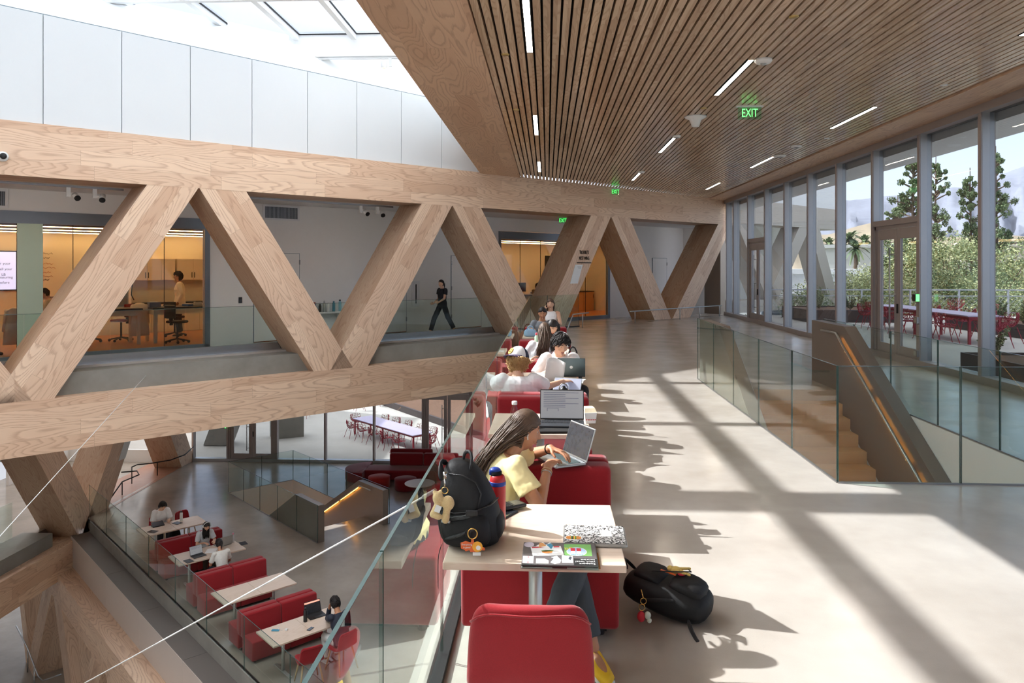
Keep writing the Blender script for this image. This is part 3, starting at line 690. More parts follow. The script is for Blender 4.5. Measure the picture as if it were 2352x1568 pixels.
bits = [('instrument', (120, 130, 150), (.3, .2, .14)), ('notebook', (220, 220, 214), (.24, .3, .02)), ('tray', (60, 100, 150), (.25, .18, .06)), ('sample_box', (210, 210, 200), (.2, .16, .1)), ('power_supply', (40, 44, 50), (.26, .22, .12)), ('folder', (70, 150, 130), (.3, .22, .02))]
for k, x in enumerate((-21.0, -20.6, -20.1, -19.75, -19.3, -18.8, -23.0, -22.5, -26.2, -25.4)):
    nm, c, (a, b, h) = bits[k % 6]; M.setdefault('bit'+nm, plain('lab '+nm, c, .5))
    t = thing('lab_'+nm, f'small {nm.replace("_", " ")} on a lab bench, ' + (('first', 'second', 'third', 'fourth', 'fifth', 'sixth')[k]+' on the lab coat man\'s bench' if k < 6 else ('on the bench behind the first brace' if k < 8 else 'on the bench at the picture edge')), nm.replace('_', ' '), T=TT @ Matrix.Translation((x, 4.9+.2*(k % 2), .87)) @ Matrix.Rotation(k, 4, 'Z'))
    MB().box(-a/2, a/2, -b/2, b/2, 0, h).build('body', 'bit'+nm, t, bevel=.008); MB().box(-a*.3, a*.3, -b*.3, b*.3, h, h+.012).build('top_panel', 'rubber' if k % 2 else 'white', t)
# far lab
lab_table(-8.6, -5.8, 4.6, 5.4, 'white desk with black top in the far lab')
t = thing('computer_monitor', 'black monitor on the desk of the far lab', 'monitor', T=TT @ Matrix.Translation((-7.15, 4.9, .87)))
MB().box(-.3, .3, 0, .03, .12, .48).build('display', 'blackplastic', t, bevel=.004); MB().box(-.03, .03, .03, .06, .02, .3).box(-.1, .1, -.06, .12, 0, .015).build('stand', 'blackplastic', t)
cab(-4.2, -.6, 6.8, 7.4, -.1, .8, 5, 'ochre base cabinets with black worktop in the far lab', 'base_cabinet', True, 'labceil')
t = thing('wall_screen', 'large dark screen on the back wall of the far lab', 'screen', T=TT @ Matrix.Translation((-3.3, 7.33, 1.2))); MB().box(0, 2.2, 0, .06, 0, 1.3).build('bezel', 'blackplastic', t, bevel=.01); MB().box(.04, 2.16, -.004, 0, .04, 1.26).build('display', 'rubber', t)
t = thing('robot_arm', 'cream jointed robot arm behind the far lab window', 'robot arm', T=TT @ Matrix.Translation((-8.35, 5.0, .87)))
MB().cyl((0, 0, 0), (0, 0, .25), .09, .08, 14).ball((0, 0, .3), .1).build('base', 'labwall', t, smooth=True); MB().capsule((0, 0, .3), .06, (.1, 0, .75), .055).build('lower_arm', 'labwall', t, smooth=True); MB().capsule((.1, 0, .75), .07, (-.12, 0, .95), .05).capsule((-.12, 0, .95), .05, (-.1, 0, 1.2), .05).build('upper_arm', 'labwall', t, smooth=True)

# ------------------------------------------------------------------ the storey below
hole = [(TR(-9.3, 27.0, 0, -PI*.75) @ V(p))[:2] for p in ((.02, .02, 0), (2.36, .02, 0), (2.36, 5.3, 0), (.02, 5.3, 0))]
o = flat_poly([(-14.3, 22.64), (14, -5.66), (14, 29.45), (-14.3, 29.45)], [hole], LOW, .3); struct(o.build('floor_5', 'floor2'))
TL = TR(-14.2, 29.3, LOW, PI/2)            # truss of the lower storey: x = world y
tl_ = thing('timber_truss', 'darker larch truss of the lower lounge running away to the glass front', 'truss', T=TL)
chord('top_chord', -30, .1, 3.74, 4.79, parent=tl_); chord('bottom_chord', -30, -6.4, -1.36, -.42, parent=tl_)
for a in ((-9.94, -8.85, -7.2, -6.1), (-4.2, -3.1, -7.1, -6.0), (-3.1, -2.0, -.55, .5), (-9.95, -11, -13.0, -14.1), (-17.1, -16, -14.3, -13.2)): brace(*a, parent=tl_, zb=-.45)
struct(MB().box(-30, -8, .3, 1.2, -1.2, -.02).build('trim_9', 'conc', T=TL))
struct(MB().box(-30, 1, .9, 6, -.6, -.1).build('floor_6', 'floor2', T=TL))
struct(MB().box(-30, -4.5, 5.2, 5.3, -.6, 4).box(-3.2, .3, 5.2, 5.3, -.6, 4).box(-4.5, -3.2, 5.2, 5.3, 2.3, 4).box(.2, .3, 1.1, 5.2, -.6, .4).build('wall_lounge', 'white', T=TL))
struct(MB().add([TL @ V(p) for p in [(-6.2, -.15, .006), (0, .05, .006), (0, 1.7, -.08), (-6.2, 1.7, -.08)]], [(0, 1, 2, 3)]).build('floor_7', 'ramp'))
t = thing('glass_railing', 'dark glass railing behind the lower truss at the picture edge', 'railing', T=TL)
for k in range(8): MB().box(-26+2.2*k, -23.81+2.2*k, 1.22, 1.235, -.1, 1.0).build('glass_panel', 'railglass', t)
bar_rail('cane_rail', 'curved dark bar rail beneath the last lower brace', [(-14.9, 26.2, LOW+.6), (-15.1, 26.9, LOW+.5), (-14.7, 27.2, LOW+.48), (-14.2, 27.6, LOW+.5), (-13.95, 28.2, LOW+.55), (-14.0, 29.0, LOW+.66)], [(-14.9, 26.2, LOW+.6), (-14.55, 27.3, LOW+.48)], LOW, mat='rubber')
bar_rail('cane_rail', 'curved bar rail by the corner of the lower glass railing', [(-14.3, 23.6, LOW+.05), (-14.5, 24.9, LOW+.45), (-14.3, 25.6, LOW+.5), (-14.6, 26.0, LOW+.52), (-15.0, 25.7, LOW+.55)], [(-14.5, 24.9, LOW+.45)], LOW, mat='rubber')
t = thing('donor_plaque', 'pale slanted plaque on a lower brace', 'plaque', T=TL); MB().ext([(-5.15, -.012, 1.35), (-4.75, -.012, 1.35), (-4.2, -.012, 2.2), (-4.6, -.012, 2.2)], (0, .012, 0)).build('plate', 'whiteplastic', t)
# stair-edge railing of the lower lounge and the fascia below it
rail_run('clear glass railing along the edge of the lower lounge', (-14.1, 22.42, LOW), (6, 2.32, LOW), [1.95*k for k in range(1, 14)], z0=-.02, shoe='black', sw=.016)
TD = TR(-13.8, 20.68, -7.78, -PI/4)
struct(MB().box(-1.3, 26, 1.0, 1.08, 1.60, 1.98).build('trim_10', 'conc', T=TD))
mb = MB()
for k in range(9): mb.box(-.3+2.9*k-(1 if k == 0 else 0), 2.59+2.9*k, .5, 1.02, 1.55, 1.65)
struct(mb.build('trim_11', M.setdefault('ledge2', plain('dark grey ledge panels', (112, 106, 102), .5, var=.03, scale=1)), T=TD))
mb = MB()
for k in range(9): mb.box(-.3+2.9*k-(1 if k == 0 else 0), 2.59+2.9*k, .49, .53, .7, 1.648)
struct(mb.build('trim_12', M.setdefault('ledge', plain('warm grey fascia panels', (206, 196, 188), .5, var=.03, scale=1)), T=TD))
t = thing('timber_truss', 'larch beam and braces below the edge of the lower lounge', 'truss', T=TD)
chord('edge_beam', -10, 26, 0, .78, 0, .495, parent=t)
for a in ((-2.8, -1.75, -5.7, -4.65), (-1.75, -.7, 1.1, 2.15), (3.0, 4.05, .1, 1.15), (4.05, 5.1, 6.9, 7.95), (-8.8, -7.75, -5.9, -4.9)): brace(*a, zt=.02, zb=-3.85, parent=t, y0=.1, y1=1.1)
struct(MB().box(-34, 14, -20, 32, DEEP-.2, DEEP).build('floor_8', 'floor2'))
bar_rail('cane_rail', 'curved white bar rail on the lowest floor', [(-18.9, 25.8, -10.8), (-17.4, 24.3, -10.8), (-16.0, 22.8, -10.85), (-15.7, 22.6, -10.9), (-15.3, 22.9, -10.85)], [(-17.4, 24.3, -10.8), (-16.4, 23.2, -10.8)], DEEP)
struct(MB().box(-24.2, -24, -9, 45, DEEP, 10.5).box(-20.3, -20.2, -9, 8, LOW, 8).box(-24, 8, -9.2, -9, DEEP, 8).box(8, 8.1, -9, 29, DEEP, -.35).build('wall_unseen_block', 'white'))  # unseen walls added to keep sun off the lounge and stray skylight out
# thin cables across the atrium
for a, b, lb in (((-8.78, 16.08, -.36), (-5.0, 5.0, -1.2), 'thin white cable tied to the concrete kerb across the atrium'), ((-.66, 4.4, .66), (-7.6, 9.6, -4.35), 'thin white cable running from the near railing down across the lounge')):
    a, b = V(a), V(b); t = thing('steel_cable', lb, 'cable', a); MB().tube([(0, 0, 0), (b-a)*.5, b-a], .006, 6).build('wire', 'whiteplastic', t, smooth=True); MB().cyl((0, 0, 0), (b-a).normalized()*.12, .012).build('turnbuckle', 'silver', t)
# glass front of the lower lounge
t = struct(thing('window_5', 'glass front of the lower lounge', 'window', (0, 29.45, LOW)))
xm = [-14.2, -12.78, -10.8, -8.83, -6.87, -4.92, -2.98, -1.0, 1.0, 3.0]
for x in xm: MB().box(x-.035, x+.035, -.1, .12, 0, 4.6).build('mullion', 'mull', t)
MB().box(-14.2, 8, -.12, .14, 0, .12).build('sill', 'mulls', t); MB().box(-14.2, 8, -.12, .14, 4.5, 4.9).build('head', 'mull', t)
for a, b in zip(xm, xm[1:]):
    MB().box(a+.035, b-.035, .03, .04, 2.9 if a in (-12.78, -4.92) else .12, 4.5).build('pane', 'winglass', t)
double_door('door_7', 'grey double glass door of the lower lounge by the truss', TR(-11.79, 29.45, LOW), 1.9, 2.85)
double_door('door_8', 'grey double glass door of the lower lounge behind the sofas', TR(-3.95, 29.45, LOW), 1.86, 2.85)
q = thing('card_reader', 'black card reader with a green light inside the lower glass front', 'card reader', (-12.95, 29.3, LOW+1.35)); MB().box(-.1, .1, -.03, .03, 0, .16).build('housing', 'blackplastic', q, bevel=.005); MB().box(.1, .125, -.03, .03, 0, .16).build('light_bar', 'green', q)
struct(MB().box(-14.2, 8.2, 29.4, 31.2, -1.75, -.9).box(-14.3, 8.0, 24.0, 29.4, -1.9, -1.72).build('trim_13', 'mull'))
# ------------------------------------------------------------------ outdoors
def at(px, py, d):
    """point of the place at a given distance along a bearing"""
    a = math.atan(81/1719); u = (px-1176)/1719; v = (613-py)/1719
    return V((-math.sin(a)+u*math.cos(a), math.cos(a)+u*math.sin(a), v))*d+V((0, 0, H))
struct(MB().box(7.62, 60, -12, 31.6, -.3, -.02).build('terrace', 'pave'), 'pale paved roof terrace outside the study floor', 'terrace')
struct(MB().box(-60, 7.6, 29.6, 60, LOW-.2, LOW-.03).build('lower_terrace', 'pave'), 'pale paved court outside the lower lounge', 'terrace')
M['ground'] = concrete('dry ground', (140, 136, 106), (112, 114, 84), (.9, 1), .08, False, .2)
M['soil'] = speckle('brown soil', (112, 82, 62), (86, 60, 44), 30., .5, .95)
M['corten'] = plain('dark steel planter', (72, 62, 60), .55, .4, .15)
struct(MB().box(-3000, 3000, 60, 3600, LOW-2.4, LOW-2.2).build('ground', 'ground'), 'dry ground beyond the building', 'ground')
# woven red outdoor chair
def woven_chair():
    t = thing('woven_chair', 'x', 'chair')
    rows = [(-.2, .44, .2), (-.08, .425, .23), (.05, .42, .24), (.15, .43, .24), (.21, .5, .25), (.235, .6, .255), (.255, .7, .25), (.27, .8, .22)]
    mb = MB(); vs = []; rr = random.Random(3)
    nu = 8
    for i, (y, z, w) in enumerate(rows):
        for j in range(nu):
            u = j/(nu-1)*2-1; k = abs(u)**2.2
            vs.append((w*u*(1.12 if k > .6 else 1)+rr.uniform(-.012, .012), y-(.16*k if i > 3 else .0)+rr.uniform(-.012, .012), z+(.2*k if 0 < i < 5 else .05*k)-(.05*k if i > 6 else 0)+rr.uniform(-.01, .01)))
    fs = []
    for i in range(len(rows)-1):
        for j in range(nu-1):
            a, b, c, d = i*nu+j, i*nu+j+1, (i+1)*nu+j+1, (i+1)*nu+j
            fs += [(a, b, c), (a, c, d)] if (i*5+j*3) % 4 == 0 else [(a, b, d), (b, c, d)] if (i+j) % 3 == 0 else [(a, b, c, d)]
    mb.add(vs, fs); o = mb.build('woven_shell', 'redmetal', t)
    w = o.modifiers.new('wire', 'WIREFRAME'); w.thickness = .022; w.use_even_offset = False
    for sx in (-1, 1):
        for y0, y1 in ((-.15, -.27), (.14, .27)): MB().cyl((sx*.17, y0, .43), (sx*.25, y1, 0), .012, .01, 6).build('leg', 'redmetal', t)
    return t
CH = woven_chair(); CH_used = [False]
def put_chair(x, y, z, rot, label, group):
    T = TR(x, y, z, rot)
    if not CH_used[0]:
        CH_used[0] = True; CH.matrix_basis = T; CH['label'] = label; CH['group'] = group; return CH
    return dup(CH, T, label, group)
def long_table(T, L, W, label, group='long outdoor tables'):
    t = thing('long_table', label, 'table', T=T, group=group)
    MB().box(-L/2, L/2, -W/2, W/2, .715, .75).build('table_top', 'lilac', t, bevel=.006); MB().box(-L/2+.05, L/2-.05, -W/2+.05, W/2-.05, .64, .714).build('apron', 'redmetal', t)
    for x in (-L/2+.08, 0, L/2-.08):
        for y in (-W/2+.08, W/2-.08): MB().box(x-.03, x+.03, y-.03, y+.03, 0, .66).build('leg', 'redmetal', t)
long_table(TR(11.25, 22.7, -.02, PI/2), 5.9, .92, 'long lilac topped table with red legs on the shaded terrace')
gA = 'woven red chairs around the terrace table'
for k in range(6):
    put_chair(10.45, 20.2+.98*k, -.02, PI/2+R.uniform(-.15, .15), 'woven red chair on the window side of the terrace table, ' + ('nearest', 'second', 'third', 'fourth', 'fifth', 'farthest')[k], gA)
    put_chair(12.1, 20.3+.98*k, -.02, -PI/2+R.uniform(-.15, .15), 'woven red chair on the outer side of the terrace table, ' + ('nearest', 'second', 'third', 'fourth', 'fifth', 'farthest')[k], gA)
put_chair(11.2, 19.2, -.02, PI, 'woven red chair at the near head of the terrace table', gA); put_chair(11.2, 26.2, -.02, 0, 'woven red chair at the far head of the terrace table', gA)
long_table(TR(19.0, 27.5, -.02, .2), 3.0, .92, 'lilac topped table with red legs in the sun by the terrace railing')
gB = 'woven red chairs in the sun by the terrace railing'
for k, (x, y, r) in enumerate([(17.9, 26.8, PI), (18.7, 26.7, PI+.3), (19.6, 26.9, PI), (17.8, 28.3, 0), (18.8, 28.5, .2), (19.7, 28.6, 0), (16.6, 28.6, 1.2), (15.4, 29.0, -.6), (20.6, 27.6, -1.5)]): put_chair(x, y, -.02, r, 'woven red chair in the sun by the terrace railing, ' + ('first', 'second', 'third', 'fourth', 'fifth', 'sixth', 'seventh', 'eighth', 'ninth')[k]+' of the group', gB)
# terrace railing
t = thing('terrace_railing', 'white steel railing with wire mesh at the terrace edge', 'railing', (9, 31.4, 0))
MB().box(0, 26, -.03, .03, 1.02, 1.07).build('top_rail', 'mulls', t); MB().box(0, 26, -.02, .02, .78, .81).box(0, 26, -.02, .02, .1, .13).build('lower_rail', 'mulls', t)
for k in range(14): MB().box(1.95*k-.03, 1.95*k+.03, -.03, .03, 0, 1.02).build('post', 'mulls', t)
mb = MB()
for k in range(104): mb.cyl((.25*k, 0, .12), (.25*k+.65, 0, .78), .006, n=4); mb.cyl((.25*k+.65, 0, .12), (.25*k, 0, .78), .006, n=4)
mb.build('wire_mesh', 'mulls', t)
# leaves
M['leafd'] = plain('dark green leaves', (84, 102, 70), .6, var=.35, scale=9)
M['leafm'] = plain('mid green leaves', (126, 140, 96), .6, var=.35, scale=9)
M['leafl'] = plain('pale yellow green leaves', (168, 170, 120), .6, var=.3, scale=9)
M['bark'] = plain('grey brown bark', (110, 92, 78), .9, var=.3, scale=20)
def leaf_cloud(mb, centres, n, s, rnd, stretch=1., mats=(0, 1)):
    for _ in range(n):
        c, r = rnd.choice(centres)
        d = V((rnd.gauss(0, 1), rnd.gauss(0, 1), rnd.gauss(0, 1))).normalized()*r*rnd.uniform(.45, 1.05)
        p = V(c)+V((d.x, d.y, d.z*stretch)); q = V((rnd.gauss(0, 1), rnd.gauss(0, 1), rnd.gauss(0, .8))).normalized(); w = q.cross(V((rnd.gauss(0, 1), rnd.gauss(0, 1), rnd.gauss(0, 1)))).normalized()
        a = s*rnd.uniform(.6, 1.4)
        mb.add([p-q*a, p+w*a*.45, p+q*a, p-w*a*.45], [(0, 1, 2, 3)], rnd.choice(mats))
def tree_proto(kind, seed):
    rnd = random.Random(seed); t = thing({'pine': 'pine_tree', 'bush': 'leafy_tree', 'palm': 'palm_tree', 'shrub': 'shrub'}[kind], 'x', 'tree' if kind != 'shrub' else 'shrub')
    mb = MB(); tr_ = MB(); cs = []
    if kind == 'pine':      # unit height 1
        tr_.tube([(0, 0, 0), (.01, 0, .5), (0, 0, 1)], [.010, .007, .002], 6)
        for k in range(150):
            z = rnd.uniform(.22, .97); a = rnd.uniform(0, 6.3); r = .17*(1.02-z)**.6*rnd.uniform(.15, 1)*rnd.choice((1, 1, .7, 1.25))
            cs.append(((r*math.cos(a), r*math.sin(a), z), .034*(1.3-z)*rnd.uniform(.6, 1.3))); tr_.cyl((0, 0, z-.02), (r*math.cos(a), r*math.sin(a), z), .004, .002, 4)
        leaf_cloud(mb, cs, 20000, .005, rnd, .8, (0, 1, 1))
        mats = ['leafd', 'leafm']
    elif kind == 'bush':
        tr_.tube([(0, 0, 0), (.02, 0, .3), (0, .02, .6)], [.03, .022, .01], 6)
        for k in range(46):
            z = rnd.uniform(.16, .9); a = rnd.uniform(0, 6.3); r = .36*math.sin(PI*min(1, z*.95))**.7*rnd.uniform(.1, 1)
            cs.append(((r*math.cos(a), r*math.sin(a), z), rnd.uniform(.05, .13))); tr_.cyl((0, 0, z*.5), (r*math.cos(a), r*math.sin(a), z), .007, .002, 4)
        leaf_cloud(mb, cs, 26000, .0056, rnd, .8, (0, 1, 1))
        mats = [('leafd', 'leafm', 'leafm')[seed % 3], ('leafm', 'leafl', 'leafl')[seed % 3]]
    elif kind == 'palm':
        tr_.tube([(0, 0, 0), (.01, 0, .5), (.0, 0, .86)], [.02, .016, .016], 8)
        for k in range(30):
            a = 2*PI*k/30+rnd.uniform(-.1, .1); e = rnd.uniform(-.5, 1.2); L = rnd.uniform(.13, .17)
            p = [V((0, 0, .86))+V((math.cos(a)*L*s_*math.cos(e*.6), math.sin(a)*L*s_*math.cos(e*.6), L*(s_*math.sin(e)-.55*s_*s_))) for s_ in (0, .35, .7, 1)]
            sd = V((-math.sin(a), math.cos(a), 0))
            for i in range(3): mb.add([p[i]-sd*.02*(1-i*.2), p[i]+sd*.02*(1-i*.2), p[i+1]+sd*.016*(1-i*.3), p[i+1]-sd*.016*(1-i*.3)], [(0, 1, 2, 3)], k % 2)
        mats = ['leafd', 'leafm']
    else:
        for k in range(14):
            a = rnd.uniform(0, 6.3); r = rnd.uniform(.1, .42); z = rnd.uniform(.5, 1); q = [(0, 0, 0), (r*.4*math.cos(a), r*.4*math.sin(a), z*.55), (r*math.cos(a), r*math.sin(a), z)]
            tr_.tube(q, [.014, .01, .004], 5)
            for f in (.35, .5, .65, .8, .95): cs.append(((r*f*math.cos(a), r*f*math.sin(a), z*f), .07))
        leaf_cloud(mb, cs, 900, .05, rnd, 1., (0, 1)); mats = ['leafm', 'leafl'] if seed % 2 else ['leafd', 'leafm']
    mb.build('foliage', mats, t); tr_.build('stem' if kind == 'shrub' else 'trunk', 'bark', t)
    return t
PROTO = {}
def plant(kind, seed, loc, h, label, group, wide=1.):
    T = Matrix.Translation(V(loc)) @ Matrix.Rotation(R.uniform(0, 6.3), 4, 'Z') @ Matrix.Diagonal((h*wide, h*wide, h, 1))
    if (kind, seed) not in PROTO:
        o = PROTO[kind, seed] = tree_proto(kind, seed); o.matrix_basis = T; o['label'] = label; o['group'] = group; return o
    return dup(PROTO[kind, seed], T, label, group)
gp = 'tall pines beyond the terrace'; GZ = LOW-2.2
def treeat(kind, seed, px, top, d, label, group, wide=1.):
    p = at(px, top, d); plant(kind, seed, (p.x, p.y, GZ), p.z-GZ, label, group, wide)
treeat('pine', 1, 2098, 328, 45, 'tall pine seen through the pane over the patio door', gp, .9)
treeat('pine', 2, 2150, 342, 48, 'tall pine just past the door mullion', gp, .62)
treeat('pine', 3, 2228, 385, 44, 'slim dark pine before the mountain, near the next mullion', gp, .7)
treeat('pine', 1, 2287, 335, 46, 'tall pine in the last big pane', gp, .75)
treeat('pine', 2, 2062, 448, 52, 'shorter pine left of the tallest one', gp, .9)
gb = 'leafy trees beyond the terrace'
for k, (s_, px, top, d, w, lb) in enumerate([(1, 2165, 545, 44, 1., 'dense tree in the middle of the pane past the door'), (2, 2212, 505, 40, 1., 'broad tree beside the thick mullion'), (0, 2118, 585, 38, 1., 'low tree behind the door leaf'), (1, 2075, 560, 42, .9, 'dark tree seen through the door glass'), (2, 2040, 575, 46, .8, 'pale tree seen through the door pull side'), (0, 1985, 590, 45, .9, 'tree before the white building, nearer the door'), (2, 1948, 600, 40, .9, 'pale tree before the white building'), (0, 1895, 615, 34, 1., 'dark bushy tree low in the third pane'), (1, 2296, 545, 40, .8, 'tree at the edge of the beige building'), (0, 2245, 560, 36, .9, 'tree right behind the thick mullion'), (2, 2140, 640, 33, 1., 'low yellow green tree by the terrace railing'), (1, 1960, 655, 34, 1.2, 'yellow green bush behind the railing post'), (2, 2190, 600, 36, 1.1, 'pale tree in front of the dense one'), (0, 2330, 640, 42, .7, 'small tree before the beige building')]):
    treeat('bush', s_, px, top, d, lb, gb, w)
gq = 'palms near the foothills'
for k, (px, top, d) in enumerate([(1876, 530, 100), (1903, 522, 96), (1952, 505, 90), (1966, 530, 84), (1985, 515, 95), (1930, 540, 120), (2307, 520, 130)]):
    treeat('palm', 5, px, top, d, 'palm near the foothills, ' + ('first', 'second', 'third', 'fourth', 'fifth', 'sixth')[k]+' from the far corner' if k < 6 else 'lone palm above the beige building', gq, .85)
# planters on the terrace
def planter(x0, x1, y0, y1, h, label, n, sd, z=-.02, hh=.7, pl='shrub in the planter'):
    t = thing('planter', label, 'planter', (x0, y0, z)); w, d = x1-x0, y1-y0
    MB().box(0, w, 0, .04, 0, h).box(0, w, d-.04, d, 0, h).box(0, .04, .04, d-.04, 0, h).box(w-.04, w, .04, d-.04, 0, h).build('box', 'corten', t)
    MB().box(.04, w-.04, .04, d-.04, 0, h-.05).build('soil', 'soil', t)
    for k in range(n):
        plant('shrub', sd+k % 2, (x0+w*R.uniform(.2, .8), y0+d*(k+.5)/n, z+h-.06), hh*R.uniform(.8, 1.2), f'{pl}, '+('nearest', 'second', 'third', 'fourth', 'fifth', 'sixth', 'seventh')[k], label)
planter(8.0, 9.3, 9.5, 14.9, .35, 'dark steel planter against the window by the stair', 5, 1, hh=.6, pl='green shrub in the planter against the window')
planter(13.2, 14.6, 19.5, 25.5, .4, 'dark steel planter beyond the terrace table', 5, 1, hh=.6, pl='grey green shrub in the planter beyond the terrace table')
planter(9.4, 12.5, 27.5, 30.5, .45, 'dark planter at the far end of the terrace', 5, 1, hh=.7, pl='shrub in the planter at the far end of the terrace')
# houses, hills, mountains
def house(name, label, p, w, d, h, wins, mat, rot=0.):
    t = thing(name, label, 'building', (p.x, p.y, GZ), rot)
    MB().box(-w/2, w/2, 0, d, 0, h).build('walls', mat, t); MB().box(-w/2-.3, w/2+.3, -.3, d+.3, h, h+.4).build('roof_slab', mat, t)
    for x, z, a, b in wins:
        f = MB().box(x-a/2, x+a/2, -.05, .1, z, z+b).build('window', 'frame', t); MB().box(x-a/2+.1, x+a/2-.1, -.07, -.05, z+.1, z+b-.1).build('pane', 'winglass', f)
M['stucco'] = plain('white stucco', (206, 204, 201), .8, var=.03, scale=.4); M['beige'] = plain('beige stucco', (184, 174, 156), .8, var=.04, scale=.4)
p_ = at(1905, 640, 62); house('white_house', 'flat roofed white building behind the trees', p_, 16, 9, 9.4, [(-4, 5, 3, 1.6), (2, 5, 2.2, 1.6), (5.5, 3, 1.5, 3)], 'stucco', -.5)
p_ = at(1985, 640, 86); house('white_house', 'second white building with a higher flat roof', p_, 11, 8, 12.2, [(-2, 6, 2, 1.5), (2.5, 6, 2, 1.5)], 'stucco', -.5)
p_ = at(2372, 640, 55); house('beige_building', 'beige flat roofed building at the picture edge', p_, 9, 8, 11.5, [(-2.2, 9.2, 2.4, .8), (2, 9.2, 2, .8)], 'beige', -.45)
def ridge(name, label, d, prof, mat, seed, depth, rough):
    """mountain range along the view, heights given as (bearing pixel, crest pixel)"""
    mb = MB(); nx, ny = 90, 22; vs = []
    px0, px1 = prof[0][0], prof[-1][0]
    for j in range(ny+1):
        for i in range(nx+1):
            px = px0+(px1-px0)*i/nx
            for (a, ya), (b, yb) in zip(prof, prof[1:]):
                if a <= px <= b: crest = ya+(yb-ya)*(px-a)/(b-a); break
            f = j/ny; dd = d-depth*(1-f)
            top = at(px, crest, d).z-GZ
            p = at(px, 600, dd); nz = noise.fractal(V((px*.012*rough, f*5, seed)), .9, 2.1, 6)
            rg = abs(noise.noise(V((px*.03*rough, f*2.2, seed+4))))
            z = GZ+max(0, top*(f**1.15)*(1+.10*nz*(1-f*f))-top*.32*rg*math.sin(PI*min(1, f*1.0))+top*.03*nz*f)
            vs.append((p.x, p.y, z))
    for j in range(ny+1, ny+2):
        for i in range(nx+1): px = px0+(px1-px0)*i/nx; p = at(px, 600, d*1.25); vs.append((p.x, p.y, GZ))
    mb.add(vs, [(j*(nx+1)+i, j*(nx+1)+i+1, (j+1)*(nx+1)+i+1, (j+1)*(nx+1)+i) for j in range(ny+1) for i in range(nx)])
    t = mb.build(name, mat, smooth=True); struct(t, label, 'mountain'); return t
M['chap'] = plain('haze grey chaparral', (134, 136, 148), .95, var=.15, scale=.02); M['dry'] = plain('dry grass hill', (152, 136, 114), .95, var=.15, scale=.02)  # blue grey of the mountains carries distance haze in its base colour
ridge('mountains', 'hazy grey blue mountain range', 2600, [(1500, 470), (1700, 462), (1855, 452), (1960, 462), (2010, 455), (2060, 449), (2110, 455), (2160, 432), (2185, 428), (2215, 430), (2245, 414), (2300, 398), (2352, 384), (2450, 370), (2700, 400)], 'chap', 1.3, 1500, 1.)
ridge('foothills', 'dry tan foothills under the mountains', 900, [(1500, 560), (1800, 545), (1900, 540), (1960, 522), (2010, 508), (2060, 525), (2150, 545), (2300, 540), (2450, 545), (2700, 550)], 'dry', 7.7, 500, 1.4)
# the truss volume going on outdoors
t = thing('exterior_truss', 'pale clad outdoor end of the truss building beyond the window corner', 'truss', T=TT)
M['panelext'] = plain('pale exterior panels', (190, 180, 168), .6, var=.03)
chord('top_chord', 1.32, 11.2, 3.9, 4.95, .3, 1.3, t, 'panelext'); chord('base_wall', 1.32, 11.2, -.02, .5, .3, 1.3, t, 'panelext')
for a in ((1.35, 2.3, 4.0, 5.0), (7.0, 8.05, 3.8, 4.85), (8.05, 9.1, 10.1, 11.1)): brace(*a, zt=3.92, zb=.4, parent=t, y0=.32, y1=1.28, mat='panelext')
MB().box(1.32, 11.2, 3.0, 3.1, 0, 4.9).build('back_wall', 'white', t); MB().box(1.32, 11.2, .3, 3.1, 4.95, 6.8).build('parapet', 'white', t)
# court outside the lower lounge
long_table(TR(-7.0, 33.2, LOW-.03, -PI/4), 4.9, 1.0, 'long lilac topped table in the lower court')
gC = 'woven red chairs at the long table of the lower court'; TC = TR(-7.0, 33.2, LOW-.03, -PI/4)
for k in range(5):
    for s in (-1, 1):
        T = TC @ TR(-1.9+.95*k, s*.85, 0, 0 if s > 0 else PI); put_chair(T.translation.x, T.translation.y, LOW-.03, -PI/4+(0 if s > 0 else PI)+R.uniform(-.2, .2), 'woven red chair on the ' + ('far' if s > 0 else 'near')+' side of the court table, ' + ('first', 'second', 'third', 'fourth', 'fifth')[k]+' from its outer end', gC)
for x, lb in ((-2.95, 'outer'), (2.95, 'inner')): T = TC @ TR(x, 0); put_chair(T.translation.x, T.translation.y, LOW-.03, -PI/4+(PI/2 if x < 0 else -PI/2), f'woven red chair at the {lb} head of the court table', gC)
gD = 'woven red chairs farther out in the lower court'
for k, (x, y) in enumerate([(-12.6, 38.2), (-13.7, 39.0), (-12.2, 39.6), (-13.4, 40.4), (-10.2, 40.3), (-10.9, 41.6), (-9.6, 41.8), (-11.6, 40.4)]): put_chair(x, y, LOW-.03, k*1.3, 'woven red chair standing out in the sun of the lower court, ' + ('first', 'second', 'third', 'fourth', 'fifth', 'sixth', 'seventh', 'eighth')[k], gD)
mb = MB(); vs = []; nx, ny = 30, 22; a_, b_ = V((-10.3, 43.2, 0)), V((-2.2, 32.7, 0)); n_ = V((.79, .61, 0))
for j in range(ny+1):
    for i in range(nx+1):
        p = a_.lerp(b_, i/nx)+n_*(j/ny*16); e = min(1, j/4)
        vs.append((p.x, p.y, LOW+.12+e*(.7+.35*noise.fractal(p*.35, 1, 2, 3))))
mb.add(vs, [(j*(nx+1)+i, j*(nx+1)+i+1, (j+1)*(nx+1)+i+1, (j+1)*(nx+1)+i) for j in range(ny) for i in range(nx)])
t = thing('garden_bed', 'brown soil mound with young plants beside the lower court', 'garden bed'); mb.build('soil', 'soil', t, smooth=True)
MB().ext([a_+V((0, 0, LOW-.03)), b_+V((0, 0, LOW-.03)), b_+V((0, 0, LOW+.3)), a_+V((0, 0, LOW+.3))], n_*.12).build('kerb', 'corten', t)
